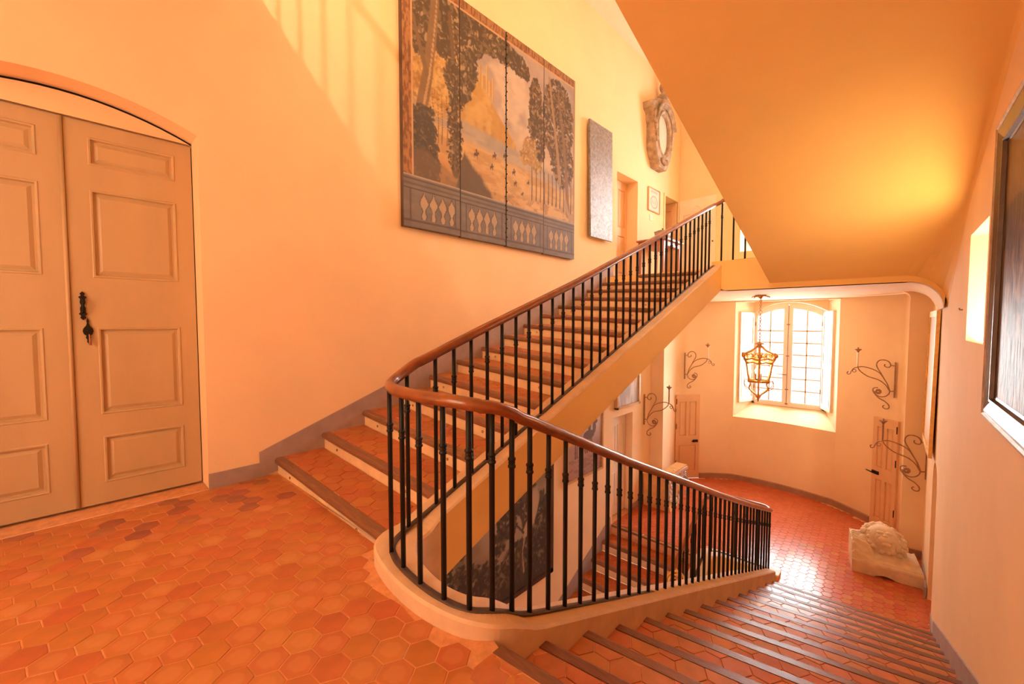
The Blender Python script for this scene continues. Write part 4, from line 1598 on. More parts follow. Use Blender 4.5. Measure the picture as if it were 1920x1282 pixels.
# golden hill rising to the ruined castle, hazy woods below it
hill = 0.76 - 1.05 * (u_ - 0.30) + 0.02 * fbm(u_, v_, 16, 2)
ra.wash((0.44, 0.26, 0.085), sstep(0.0, 0.02, hill - v_) * (u_ < 0.56))
ra.wash((0.30, 0.17, 0.06), sstep(0.0, 0.10, hill - 0.10 - v_) * sstep(0.4, 0.62, fbm(u_ * 2, v_, 16, 22)) * (u_ < 0.55) * 0.8)
ra.wash((0.54, 0.36, 0.14), sstep(0.42, 0.62, fbm(u_, v_, 20, 21)) * sstep(0.0, 0.02, hill - v_) * 0.7 * (u_ < 0.55))
for cu, cw, h0, h1 in ((0.355, 0.006, .70, .775), (0.372, 0.013, .68, .74), (0.392, 0.006, .67, .79), (0.408, 0.010, .66, .73), (0.424, 0.005, .64, .75)):
    ra.wash((0.42, 0.26, 0.10), (np.abs(u_ - cu) < cw) * (v_ > h0) * (v_ < h1) * 0.95)
    ra.wash((0.60, 0.42, 0.19), (np.abs(u_ - cu + cw * 0.5) < cw * 0.3) * (v_ > h0) * (v_ < h1) * 0.8)
# distant blue hills and the meadow
ra.wash((0.33, 0.28, 0.25), sstep(0.0, 0.03, 0.50 - 0.12 * (u_ - .3) + 0.02 * fbm(u_, v_, 9, 5) - v_))
ra.wash((0.42, 0.34, 0.27), sstep(0.45, 0.6, fbm(u_ * 0.7, v_ * 3, 10, 35)) * sstep(0.0, 0.03, 0.50 - 0.12 * (u_ - .3) - v_) * 0.7)
ra.wash((0.56, 0.37, 0.18), sstep(0.0, 0.05, 0.435 - 0.10 * (u_ - .3) + 0.02 * fbm(u_, v_, 8, 6) - v_))
ra.wash((0.40, 0.23, 0.10), sstep(0.45, 0.62, fbm(u_ * 1.2 + 0.4 * v_, v_ * 3.5, 9, 31)) * (v_ < 0.40) * 0.65)
ra.wash((0.48, 0.24, 0.09), sstep(0.36, 0.28, v_) * sstep(0.5, 0.2, u_) * 0.7)
ra.wash((0.26, 0.16, 0.09), sstep(0.50, 0.60, fbm(u_, v_ * 2, 26, 33)) * sstep(0.30, 0.22, v_) * 0.6)
# golden grove at the left with slender trunks
for k in range(420):
    ra.dab(0.05 + 0.20 * ra.r.rand(), 0.46 + 0.26 * ra.r.rand(), 0.010, 0.007, ra.r.rand() * PI, ((0.44, 0.27, 0.10), (0.30, 0.17, 0.06), (0.55, 0.38, 0.16))[ra.r.randint(3)], 0.7)
for cu in (0.105, 0.125, 0.148, 0.165, 0.188, 0.205):
    ra.stroke([(cu, 0.35 + 0.02 * ra.r.rand()), (cu + 0.003, 0.45), (cu - 0.002, 0.56)], 0.003, 0.002, (0.20, 0.12, 0.06), 0.8)
# light grove, then the dark mass on the right
for cu, cv, ru, rv, n in ((0.66, 0.50, 0.055, 0.07, 240), (0.62, 0.46, 0.03, 0.04, 90), (0.70, 0.46, 0.04, 0.06, 130)):
    ra.leaves(cu, cv, ru, rv, n, ((0.38, 0.24, 0.10), (0.28, 0.17, 0.075), (0.52, 0.36, 0.17)), 0.009)
for k in range(11):
    cu = 0.665 + 0.030 * k
    ra.stroke([(cu, 0.25 + 0.02 * ra.r.rand()), (cu + 0.002, 0.34), (cu, 0.42)], 0.0045, 0.003, (0.15, 0.095, 0.055), 0.9)
for cu, cv, ru, rv, n in ((0.69, 0.74, 0.04, 0.13, 360), (0.67, 0.62, 0.025, 0.06, 120), (0.73, 0.58, 0.03, 0.12, 220), (0.86, 0.72, 0.12, 0.22, 1100), (0.90, 0.50, 0.09, 0.12, 420)):
    ra.leaves(cu, cv, ru, rv, n, (DK, (0.19, 0.115, 0.06), (0.30, 0.20, 0.11)), 0.011)
ra.stroke([(0.79, 0.92), (0.82, 0.75), (0.855, 0.55), (0.875, 0.40)], 0.007, 0.013, (0.33, 0.21, 0.12), 0.9)
ra.stroke([(0.86, 0.86), (0.905, 0.62), (0.93, 0.40), (0.94, 0.25)], 0.008, 0.016, (0.22, 0.13, 0.075), 0.95)
ra.stroke([(0.92, 0.30), (0.95, 0.24), (0.985, 0.22)], 0.012, 0.006, (0.36, 0.25, 0.16), 0.8)
# canopy at the upper left and the branch hanging across the sky
for cu, cv, ru, rv, n in ((0.09, 0.90, 0.07, 0.10, 520), (0.08, 0.76, 0.05, 0.09, 260), (0.20, 0.90, 0.09, 0.09, 620), (0.18, 0.78, 0.06, 0.06, 240), (0.30, 0.88, 0.09, 0.09, 620), (0.29, 0.74, 0.045, 0.11, 380),
                          (0.27, 0.64, 0.035, 0.06, 160), (0.40, 0.90, 0.08, 0.055, 420), (0.49, 0.90, 0.07, 0.05, 320), (0.57, 0.885, 0.06, 0.045, 260), (0.62, 0.865, 0.025, 0.03, 80), (0.22, 0.66, 0.04, 0.05, 120)):
    ra.leaves(cu, cv, ru, rv, n, (DK, MD, LT), 0.012, (0.66, 0.24, 0.10))
# the two big trunks
ra.stroke([(0.145, 0.99), (0.130, 0.82), (0.105, 0.62), (0.075, 0.45), (0.065, 0.30)], 0.016, 0.026, (0.21, 0.13, 0.07), 1.0)
ra.stroke([(0.152, 0.99), (0.138, 0.82), (0.113, 0.62), (0.086, 0.48)], 0.004, 0.006, (0.42, 0.28, 0.16), 0.85)
ra.stroke([(0.10, 0.62), (0.07, 0.72), (0.05, 0.80)], 0.010, 0.006, (0.18, 0.11, 0.06), 1.0)
ra.stroke([(0.205, 0.90), (0.222, 0.72), (0.226, 0.50), (0.228, 0.27)], 0.010, 0.018, (0.15, 0.095, 0.055), 1.0)
ra.stroke([(0.214, 0.90), (0.231, 0.72), (0.236, 0.50), (0.238, 0.32)], 0.003, 0.004, (0.33, 0.22, 0.13), 0.8)
for cv in np.linspace(0.30, 0.70, 12):
    ra.leaves(0.228 + 0.02 * (ra.r.rand() - 0.5), cv, 0.035, 0.03, 34, (DK, MD, LT), 0.009, (0.7, 0.22, 0.08))
# bush at the lower left, dark bank in the middle
for k in range(60):
    t = k / 59
    ra.leaves(0.06 + 0.05 * ra.r.rand(), 0.20 + 0.26 * t, 0.055 * (1 - 0.4 * t), 0.03, 20, ((0.07, 0.055, 0.045), (0.10, 0.08, 0.06), MD), 0.010, (0.7, 0.22, 0.08))
ra.wash((0.13, 0.09, 0.065), sstep(0.0, 0.03, 0.36 - 1.0 * np.clip(u_ - 0.27, 0, 1) - 4 * np.clip(0.27 - u_, 0, 1) + 0.04 * fbm(u_, v_, 22, 8) - v_))
ra.wash((0.19, 0.12, 0.075), sstep(0.0, 0.03, 0.31 - 0.5 * np.clip(u_ - 0.10, 0, 1) + 0.03 * fbm(u_, v_, 20, 9) - v_) * (u_ < 0.24) * 0.6)
# riders and hounds crossing the meadow
for a, b, q in ((0.33, 0.375, 1.0), (0.43, 0.40, .8), (0.415, 0.345, .7), (0.545, 0.36, .8), (0.555, 0.31, .7), (0.49, 0.42, .6), (0.64, 0.335, .6), (0.60, 0.27, .6)):
    ra.dab(a, b, 0.012 * q, 0.008 * q, 0.1, (0.12, 0.075, 0.05))
    ra.dab(a + 0.003, b + 0.016 * q, 0.004 * q, 0.010 * q, 0, (0.15, 0.08, 0.05))
    ra.dab(a + 0.012 * q, b + 0.009 * q, 0.005 * q, 0.006 * q, 0.5, (0.12, 0.075, 0.05))
    for d in (-0.008, 0.008):
        ra.dab(a + d * q, b - 0.010 * q, 0.002, 0.009 * q, 0.2, (0.12, 0.075, 0.05))
# painted wooden strip at the left and along the top
wd = mix(np.zeros(u_.shape + (3,)) + np.array((0.36, 0.18, 0.075)), (0.20, 0.085, 0.035), sstep(0.42, 0.6, fbm(u_ * 10, v_ * 2.2, 18, 101)))
ra.c = np.where((((u_ < 0.038) | (v_ > 0.962)) & (v_ > 0.2))[..., None], wd, ra.c)
for m in ((np.abs(u_ - 0.041) < 0.004) & (v_ < 0.96), (np.abs(v_ - 0.957) < 0.004) & (u_ > 0.04)):
    ra.wash((0.52, 0.33, 0.19), m & (v_ > 0.2))
ra.wash((0.34, 0.19, 0.09), (u_ > 0.985) * (v_ > 0.2) * 0.85)
# grey balustrade with urn-shaped openings along the foot
base = mix(np.zeros(u_.shape + (3,)) + np.array((0.15, 0.125, 0.118)), (0.235, 0.195, 0.18), fbm(u_, v_ * 2, 18, 111))
for p in range(4):
    n_o = 4
    for k in range(n_o):
        cu = p * 0.25 + (0.085 if p == 0 else 0.058) + 0.041 * k
        t = np.clip((v_ - 0.035) / 0.105, 0, 1)
        wdt = 0.0165 * np.exp(-((t - 0.62) / 0.22) ** 2) + 0.009 * np.exp(-((t - 0.12) / 0.16) ** 2)
        m = (np.abs(u_ - cu) < wdt) * (v_ > 0.035) * (v_ < 0.142)
        base = mix(base, (0.46, 0.33, 0.22), m * 0.92)
        base = mix(base, (0.09, 0.075, 0.07), (np.abs(np.abs(u_ - cu) - wdt - 0.002) < 0.002) * (v_ > 0.035) * (v_ < 0.142) * 0.7)
    base = mix(base, (0.08, 0.065, 0.06), ((np.abs(u_ - p * 0.25 - 0.030) < 0.003) | (np.abs(u_ - p * 0.25 - 0.225) < 0.003)) * (v_ > 0.03) * (v_ < 0.15) * 0.7)
for b, k in ((0.026, .7), (0.150, .8), (0.166, .5), (0.188, .7)):
    base = mix(base, (0.075, 0.06, 0.055), (np.abs(v_ - b) < 0.004) * k)
base = mix(base, (0.42, 0.32, 0.25), (np.abs(v_ - 0.199) < 0.004) * 0.9)
ra.c = np.where((v_ < 0.203)[..., None], base, ra.c)
ra.c *= (0.90 + 0.20 * fbm(u_, v_, 40, 131)[..., None])
ra.c *= 0.85


def landscape(u, v):
    return ra.sample(u, v)


XA, XC, ZA, ZC = 2.54, 5.76, 2.40, 5.23
scr = thing('landscape_screen', 'large four-panel painted screen of a wooded landscape above the stairs', 'painting', (0.5 * (XA + XC), WL - 0.03, ZA))
for k in range(4):
    ua, ub = k / 4, (k + 1) / 4
    xa, xb = XA + (XC - XA) * ua + 0.004, XA + (XC - XA) * ub - 0.004
    jag = 0.006 * k
    bd = MB()
    bd.cbox(xa, xb, WL - 0.055 + 0.004 * (k % 2), WL - 0.005, ZA - jag, ZC, 0.005)
    pn = bd.build('screen_panel', 'wood_dark', scr)
    yy = WL - 0.0565 + 0.004 * (k % 2)
    canvas('painted_canvas', lambda u, v: (XA + (XC - XA) * u, yy, ZA - jag + 0.006 + (ZC - ZA - 0.012 + jag) * v), 112, 360, landscape, 'canvas', pn, ua + 0.003, ub - 0.003)
# nailed hinge seam between the two middle panels
mb = MB()
for i in range(46):
    z = ZA + 0.05 + 2.72 * i / 45
    mb.ball((XA + 0.5 * (XC - XA) + (0.012 if i % 2 else -0.012), WL - 0.057, z), 0.010, 6, 4)
o = mb.build('hinge_nail', 'iron', scr)
o['kind'] = 'stuff'


def dark_wood_scene(u, v):
    c = np.zeros(u.shape + (3,)) + np.array((0.075, 0.055, 0.04))
    c = mix(c, (0.33, 0.25, 0.18), sstep(0.25, 0.75, fbm(u, v, 4, 201) + 0.5 * (v - 0.45)))
    m = sstep(0.47, 0.56, fbm(u, v, 9, 211, 5) + 0.12 * (u - 0.55) - 0.15 * (v - 0.5))
    c = mix(c, (0.035, 0.027, 0.022), m * 0.95)
    m = sstep(0.0, 0.04, 0.30 + 0.5 * np.clip(u - 0.55, 0, 1) + 0.15 * fbm(u, v, 8, 221) - v)
    c = mix(c, (0.045, 0.033, 0.027), m)
    m = sstep(0.52, 0.6, fbm(u, v * 0.5, 14, 231)) * sstep(0.55, 0.65, u)
    c = mix(c, (0.085, 0.06, 0.055), m * 0.8)
    for cu, k in ((0.58, 0.10), (0.72, -0.15), (0.80, 0.2)):
        c = mix(c, (0.10, 0.065, 0.045), (np.abs(u - cu - k * (v - 0.4) - 0.02 * np.sin(v * 11)) < 0.010) * (v > 0.2) * 0.9)
    c = mix(c, (0.42, 0.30, 0.20), sstep(0.03, 0.0, np.abs(u - 0.70 - 0.35 * (v - 0.55)) - 0.012 - 0.03 * fbm(u, v, 12, 241)) * (v > 0.42) * (v < 0.75) * 0.8)
    return c


def framed(name, label, xa, xb, za, zb, fw_, mats, fn, cat='painting', nu=110, nv=110, y=WL, tilt=0.0, cmat='canvas', fd=0.05):
    th = thing(name, label, cat, (0.5 * (xa + xb), y - 0.03, za))
    mb = MB()
    bars = []
    for (a, b, c, d) in ((xa, xb, za, za + fw_), (xa, xb, zb - fw_, zb), (xa, xa + fw_, za, zb), (xb - fw_, xb, za, zb)):
        mb.cbox(a, b, y - fd, y - 0.003, c, d, 0.012)
    mb.build('frame', mats, th)
    canvas('canvas', lambda u, v: (xa + fw_ * 0.8 + (xb - xa - fw_ * 1.6) * u, y - fd * 0.55, za + fw_ * 0.8 + (zb - za - fw_ * 1.6) * v), nu, nv, fn, cmat, th)
    return th


rw = Raster(300, 240, 1.25, 9)
u_, v_ = rw.u, rw.v
rw.c[:] = (0.23, 0.165, 0.105)
rw.wash((0.34, 0.27, 0.19), sstep(0.35, 0.7, fbm(u_, v_, 4, 201)) * sstep(0.2, 0.6, v_))
rw.wash((0.05, 0.037, 0.028), sstep(0.0, 0.10, 0.22 + 0.5 * np.clip(u_ - 0.55, 0, 1) + 0.12 * fbm(u_, v_, 7, 221) - v_))
DK2, MD2, LT2 = (0.04, 0.03, 0.022), (0.085, 0.062, 0.04), (0.17, 0.125, 0.08)
for cu, cv, ru, rv, n in ((0.56, 0.62, 0.09, 0.14, 160), (0.48, 0.50, 0.06, 0.09, 90), (0.86, 0.55, 0.16, 0.22, 420), (0.75, 0.30, 0.25, 0.14, 320), (0.38, 0.28, 0.10, 0.12, 140), (0.20, 0.30, 0.16, 0.16, 240), (0.70, 0.80, 0.14, 0.14, 240), (0.52, 0.20, 0.14, 0.10, 140), (0.10, 0.65, 0.10, 0.3, 260)):
    rw.leaves(cu, cv, ru, rv, n, (DK2, MD2, LT2), 0.022, (0.6, 0.3, 0.1))
rw.stroke([(0.70, 0.10), (0.69, 0.32), (0.72, 0.50), (0.68, 0.66), (0.63, 0.76)], 0.020, 0.010, (0.07, 0.045, 0.03), 1.0)
rw.stroke([(0.715, 0.14), (0.705, 0.32), (0.735, 0.50)], 0.007, 0.006, (0.40, 0.28, 0.18), 0.8)
rw.stroke([(0.72, 0.46), (0.80, 0.58), (0.83, 0.74)], 0.022, 0.05, (0.42, 0.31, 0.20), 0.55)
rw.stroke([(0.71, 0.48), (0.64, 0.58), (0.60, 0.66)], 0.008, 0.003, (0.06, 0.04, 0.03), 1.0)
for k in range(60):
    rw.dab(0.35 + 0.6 * rw.r.rand(), 0.06 + 0.2 * rw.r.rand(), 0.004, 0.012, 0, (0.20, 0.15, 0.11), 0.5)


def dark_wood_scene(u, v):
    return rw.sample(u, v)


framed('landscape_painting', 'dark woodland painting in black frame on the wall beside the lowest flight', 2.66, 4.80, -2.325, -0.62, 0.065, 'wood_dark', dark_wood_scene, nu=170, nv=140, y=WLL)


def horse_scene(u, v):
    c = np.zeros(u.shape + (3,)) + np.array((0.40, 0.27, 0.22))
    c = mix(c, (0.52, 0.44, 0.40), sstep(0.45, 0.8, v))
    c = mix(c, (0.36, 0.20, 0.16), sstep(0.55, 0.45, v) * (0.6 + 0.4 * fbm(u, v, 9, 301)))
    c = mix(c, (0.24, 0.13, 0.11), sstep(0.5, 0.62, fbm(u * 0.6, v * 2, 14, 311)) * (v < 0.45) * 0.7)
    ell = lambda a, b, ra, rb: ((u - a) / ra) ** 2 + ((v - b) / rb) ** 2 < 1
    h = ell(0.60, 0.60, 0.16, 0.075) | ell(0.76, 0.70, 0.05, 0.10) | ell(0.81, 0.78, 0.05, 0.035) | ell(0.62, 0.76, 0.045, 0.12) | ell(0.62, 0.90, 0.03, 0.04)
    for lu in (0.50, 0.55, 0.68, 0.72):
        h = h | ((np.abs(u - lu - 0.04 * np.sin(v * 9)) < 0.016) & (v > 0.33) & (v < 0.6))
    h = h | ell(0.30, 0.55, 0.12, 0.06) | ell(0.18, 0.62, 0.04, 0.08) | ell(0.30, 0.70, 0.04, 0.10)
    for lu in (0.22, 0.27, 0.35, 0.39):
        h = h | ((np.abs(u - lu) < 0.014) & (v > 0.30) & (v < 0.55))
    c = mix(c, (0.10, 0.055, 0.045), h * 0.92)
    c = mix(c, (0.20, 0.13, 0.09), (sstep(0.45, 0.6, fbm(u, v, 10, 321)) * (v > 0.78) * (u < 0.5)) * 0.9)
    return c


framed('horse_picture', 'sepia picture of dark horses and riders in a thin pale frame under the stairs', 5.13, 6.18, -1.134, -0.03, 0.032, 'wood_gold', horse_scene, nu=110, nv=110, y=WLL)


def overdoor_scene(u, v):
    c = np.zeros(u.shape + (3,)) + np.array((0.40, 0.36, 0.36))
    return mix(c, (0.62, 0.58, 0.56), sstep(0.3, 0.7, fbm(u * 1.5, v * 0.4, 7, 401)))


framed('overdoor_panel', 'grey misty panel in pale moulded frame over the arched door', 6.60, 7.47, -0.20, 0.68, 0.045, 'wood_gold', overdoor_scene, nu=60, nv=60, fd=0.07, y=WLL)

# tall silver-leaf panel upstairs
th = thing('silver_panel', 'tall narrow silver-leaf panel leaning off the wall above the stair head', 'panel', (6.54, WL - 0.05, 2.82))
mb = MB()
mb.hexa([(6.18, WL - 0.10, 2.82), (6.90, WL - 0.10, 2.82), (6.90, WL - 0.065, 2.82), (6.18, WL - 0.065, 2.82),
         (6.16, WL - 0.075, 4.78), (6.90, WL - 0.075, 4.78), (6.90, WL - 0.04, 4.78), (6.16, WL - 0.04, 4.78)])
mb.build('leaf_sheet', 'leafmetal', th)
mb = MB()
mb.box(6.3, 6.34, WL - 0.06, WL - 0.002, 2.95, 4.6)
mb.box(6.74, 6.78, WL - 0.06, WL - 0.002, 2.95, 4.6)
mb.build('batten', 'wood_red', th)

# small print and the light switch


def print_scene(u, v):
    c = np.zeros(u.shape + (3,)) + np.array((0.72, 0.55, 0.46))
    c = mix(c, (0.50, 0.20, 0.13), ((np.abs(np.hypot((u - 0.5), (v - 0.42) * 1.15) - 0.30) < 0.035)) * 0.7)
    c = mix(c, (0.62, 0.34, 0.26), (np.hypot(u - 0.5, (v - 0.42) * 1.15) < 0.2) * sstep(0.4, 0.6, fbm(u, v, 16, 501)) * 0.8)
    for k in range(6):
        c = mix(c, (0.45, 0.22, 0.17), (np.abs(u - 0.25 - 0.1 * k) < 0.034) * (v > 0.83) * (v < 0.92) * 0.8)
    return c


framed('framed_print', 'small framed print of a pink roundel on the upper landing wall', 8.50, 9.06, 3.72, 4.22, 0.02, 'wood_gold', print_scene, 'picture', 50, 50, fd=0.03)
th = thing('light_switch', 'white light switch under the small framed print', 'switch', (8.65, WL - 0.01, 3.52))
MB().cbox(8.60, 8.72, WL - 0.012, WL - 0.001, 3.53, 3.65, 0.003).build('switch_plate', 'white', th)
MB().cbox(8.64, 8.68, WL - 0.018, WL - 0.011, 3.56, 3.62, 0.002).build('switch_rocker', 'white', th)

# ------------------------------------------------------------------ carved stone oval (oeil-de-boeuf) with mirror
th = thing('oval_stone_mirror', 'oval mirror in a carved stone window surround with small bust on top', 'mirror', (9.08, WL - 0.1, 4.62))
ocx, ocz = 8.82, 5.32
half = [(0.0, -0.70), (0.20, -0.70), (0.24, -0.62), (0.33, -0.50), (0.40, -0.36), (0.42, -0.16), (0.42, 0.14), (0.46, 0.18), (0.48, 0.34), (0.58, 0.40), (0.60, 0.52), (0.44, 0.58), (0.26, 0.68), (0.0, 0.74)]
full = half + [(-a, b) for a, b in half[-2:0:-1]]
N_ = len(full)
mb = MB()
ov_ = []
for a, b in full:
    t = math.atan2(b, a)
    ov_.append((0.30 * math.cos(t), 0.42 * math.sin(t)))
y_f, y_b = WL - 0.20, WL - 0.002
rings = [[(ocx + a, y_b, ocz + b) for a, b in full], [(ocx + a, y_f + 0.03, ocz + b) for a, b in full], [(ocx + a * 0.95, y_f, ocz + b * 0.95) for a, b in full],
         [(ocx + a * 1.22, y_f, ocz + b * 1.18) for a, b in ov_], [(ocx + a * 1.12, y_f - 0.03, ocz + b * 1.10) for a, b in ov_],
         [(ocx + a * 1.0, y_f, ocz + b * 1.0) for a, b in ov_], [(ocx + a * 0.96, y_f + 0.05, ocz + b * 0.97) for a, b in ov_]]
mb.sweep(rings, True, False, smooth=False)
# cornice over the oval, side scrolls and the fluted foot
for k in range(3):
    e = 0.03 * k
    arcp = [(ocx + (0.40 + e) * math.cos(a), y_f - 0.02 - 0.02 * k, ocz + 0.02 + (0.53 + e) * math.sin(a)) for a in [PI * (0.08 + 0.84 * i / 16) for i in range(17)]]
    mb.tube(arcp, 0.026, 6)
body = mb.build('stone_surround', 'stone_old', th)
for s_ in (-1, 1):
    mb = MB()
    for k in range(5):
        mb.ball((ocx + s_ * (0.44 - 0.02 * k), y_f - 0.01, ocz + 0.30 - 0.12 * k), 0.055 - 0.004 * k, 8, 6, (1, 0.7, 1.6))
    mb.build('side_scroll', 'stone_old', th)
mb = MB()
for k in range(5):
    mb.ball((ocx + (k - 2) * 0.055, y_f - 0.02, ocz - 0.56 - 0.02 * (2 - abs(k - 2))), 0.045, 8, 6, (0.8, 0.8, 1.4))
mb.build('fluted_foot', 'stone_old', th)
mb = MB()
for k in range(6):
    a = PI * k / 5
    mb.ball((ocx + 0.11 * math.cos(a), y_f - 0.03, ocz + 0.60 + 0.08 * math.sin(a)), 0.045, 8, 6)
mb.build('crest', 'stone_old', th)
MB().prism([(ocx + 0.297 * math.cos(2 * PI * i / 32), y_f + 0.055, ocz + 0.415 * math.sin(2 * PI * i / 32)) for i in range(32)], (0, 0.03, 0)).build('mirror_glass', 'mirror', th)
mb = MB()
mb.lathe([(0.0, 0), (0.10, 0.0), (0.11, 0.03), (0.06, 0.07), (0.07, 0.11), (0.13, 0.17), (0.12, 0.21), (0.055, 0.25), (0.05, 0.28), (0.075, 0.32), (0.09, 0.38), (0.08, 0.44), (0.03, 0.47), (0, 0.475)], (ocx + 0.10, WL - 0.13, ocz + 0.66), 14)
mb.ball((ocx + 0.03, WL - 0.20, ocz + 1.02), 0.03)
mb.build('bust', 'stone_old', th)

# ------------------------------------------------------------------ console table with metal box on the upper landing
ct = thing('console_table', 'reddish wooden console table on tapered legs on the upper landing', 'table', (8.3, 3.6, UZ))
TZ = 2.98
MB().cbox(7.88, 8.78, 3.40, 4.0, TZ - 0.035, TZ, 0.008).build('table_top', 'wood_red', ct)
MB().cbox(7.93, 8.73, 3.45, 3.98, TZ - 0.13, TZ - 0.036, 0.004).build('apron', 'wood_red', ct)
for x, y in ((7.96, 3.48), (8.70, 3.48), (7.96, 3.95), (8.70, 3.95)):
    mb = MB()
    a, b = 0.018, 0.032
    mb.hexa([(x - a, y - a, UZ), (x + a, y - a, UZ), (x + a, y + a, UZ), (x - a, y + a, UZ), (x - b, y - b, TZ - 0.1), (x + b, y - b, TZ - 0.1), (x + b, y + b, TZ - 0.1), (x - b, y + b, TZ - 0.1)])
    mb.build('leg', 'wood_red', ct)
bx = thing('metal_casket', 'dull silver faceted casket with knob on the console table', 'casket', (8.3, 3.62, TZ))
mb = MB()
pr = [(0.10, 0.0), (0.15, 0.10), (0.16, 0.17), (0.12, 0.20)]
mb.lathe([(r, z) for r, z in pr], (8.25, 3.62, TZ + 0.001), 6)
cb = mb.build('casket_body', 'basket', bx, )
MB().lathe([(0.165, 0.0), (0.165, 0.02), (0.05, 0.05), (0.01, 0.055)], (8.25, 3.62, TZ + 0.165), 6).build('casket_lid', 'basket', bx)
MB().ball((8.25, 3.62, TZ + 0.235), 0.016).build('knob', 'iron', bx)

# ------------------------------------------------------------------ wall sconces (one built, then copied)


def spiral(c, r0, r1, a0, turns, n=18):
    out = []
    for i in range(n + 1):
        t = i / n
        a = a0 + 2 * PI * turns * t
        r = r0 + (r1 - r0) * t
        out.append((0, c[0] + r * math.cos(a), c[1] + r * math.sin(a)))
    return out


def make_sconce(label, loc, rz, group):
    th = thing('wall_sconce', label, 'sconce', loc, group)
    del WORLD[th.name]
    th.rotation_euler = (0, 0, rz)

    def put(name, mb, mat, par):
        me = mb.mesh(name, M[mat])
        o = bpy.data.objects.new(name, me)
        COL.objects.link(o)
        o.parent = par
        return o
    # local frame: +Y out from the wall, Z up, origin at the plate's centre
    S = lambda px, py: (0, (640 - px) * 0.00134 + 0.012, (905 - py) * 0.00178)
    mb = MB()
    mb.cbox(-0.02, 0.02, 0.0, 0.016, -0.30, 0.30, 0.004)
    pl_ = put('back_plate', mb, 'sconce', th)
    r = 0.0085
    mb = MB()
    mb.tube(catmull([S(640, 1010), S(600, 1012), S(560, 960), S(490, 915), S(380, 885), S(300, 835), S(278, 790)], 6), r, 7)
    mb.tube(catmull([S(600, 1012), S(575, 950), S(545, 905), S(500, 850), S(430, 815), S(330, 795), S(240, 815), S(212, 850), S(205, 868), S(185, 878), S(172, 868), S(176, 855), S(188, 856)], 5), r, 7)
    arm = put('arm', mb, 'sconce', th)
    mb = MB()
    mb.tube(catmull([S(545, 905), S(510, 850), S(470, 790), S(468, 750), S(495, 724), S(540, 720), S(580, 735), S(598, 765), S(588, 785), S(562, 788), S(540, 775), S(545, 760)], 5), r, 7)
    mb.tube(catmull([S(640, 770), S(598, 768)], 3), r * 0.8, 6)
    put('upper_scroll', mb, 'sconce', th)
    mb = MB()
    mb.tube(catmull([S(600, 1012), S(592, 1040), S(560, 1066), S(505, 1074), S(452, 1045), S(438, 1010), S(455, 992), S(488, 990)], 5), r, 7)
    mb.tube(catmull([S(460, 1055), S(500, 1090), S(560, 1118), S(596, 1150), S(594, 1180), S(565, 1186), S(540, 1172), S(545, 1158), S(558, 1156)], 5), r, 7)
    mb.tube([p for p in spiral((S(490, 1025)[1], S(490, 1025)[2]), 0.010, 0.048, 0, 2.0)], 0.009, 7)
    put('lower_scroll', mb, 'sconce', th)
    mb = MB()
    mb.torus(S(245, 840), 0.024, 0.006, (1, 0, 0), 12, 6)
    put('ring', mb, 'sconce', th)
    c = S(277, 790)
    mb = MB()
    mb.lathe([(0.010, 0.0), (0.013, 0.05), (0.013, 0.24), (0.009, 0.26)], (c[0], c[1], c[2] - 0.01), 8)
    put('candle_tube', mb, 'candle' if 'ivory' in label else 'sconce', th)
    mb = MB()
    mb.lathe([(0.008, 0.24), (0.022, 0.27), (0.048, 0.295), (0.052, 0.305), (0.046, 0.303), (0.012, 0.29), (0.010, 0.335), (0, 0.337)], (c[0], c[1], c[2] - 0.01), 12)
    put('drip_cup', mb, 'sconce', th)
    return th


def copy_tree(o, label, loc, rz):
    r = o.copy()
    COL.objects.link(r)
    r.location = loc
    r.rotation_euler = (0, 0, rz)
    r['label'] = label
    for ch in list(o.children):
        c = ch.copy()
        COL.objects.link(c)
        c.parent = r
        for g in ch.children:
            d = g.copy()
            COL.objects.link(d)
            d.parent = c
    return r


G = 'wrought iron wall sconces'
s0 = make_sconce('scrolled iron sconce with ivory candle over the door behind the stone block', (9.50, 0.105, 0.38), 0.0, G)
copy_tree(s0, 'scrolled iron sconce with ivory candle over the door left of the bay window', (9.62, 3.655, 0.36), PI)
s1 = make_sconce('scrolled iron sconce with dark candle tube low on the right wall above the stone block', (8.62, YR(8.62) + 0.001, -0.67), 0.0, G)
copy_tree(s1, 'scrolled iron sconce on the left wall next to the arched door, above the carved chest', (7.77, WLL - 0.001, -0.37), PI)

# picture hanging edge-on over the arched recess of the right wall
th = thing('framed_picture', 'gilt framed picture seen edge-on high on the right wall above the arched recess', 'picture', (8.0, YR(8), -0.42))
mb = MB()
pic = lambda x, d, z: (x, YR(x) + d + 0.010 * (1.5 - z), z)
for (x0_, x1_, z0_, z1_) in ((7.38, 8.72, 1.42, 1.50), (7.38, 8.72, -0.36, -0.28), (7.38, 7.46, -0.28, 1.42), (8.64, 8.72, -0.28, 1.42)):
    mb.hexa([pic(x0_, 0.008, z0_), pic(x1_, 0.008, z0_), pic(x1_, 0.045, z0_), pic(x0_, 0.045, z0_),
             pic(x0_, 0.008, z1_), pic(x1_, 0.008, z1_), pic(x1_, 0.045, z1_), pic(x0_, 0.045, z1_)])
mb.build('frame', 'gold', th)
mb = MB()
mb.hexa([pic(7.44, 0.012, -0.30), pic(8.66, 0.012, -0.30), pic(8.66, 0.03, -0.30), pic(7.44, 0.03, -0.30),
         pic(7.44, 0.012, 1.44), pic(8.66, 0.012, 1.44), pic(8.66, 0.03, 1.44), pic(7.44, 0.03, 1.44)])
mb.build('canvas', 'wood_carved', th)


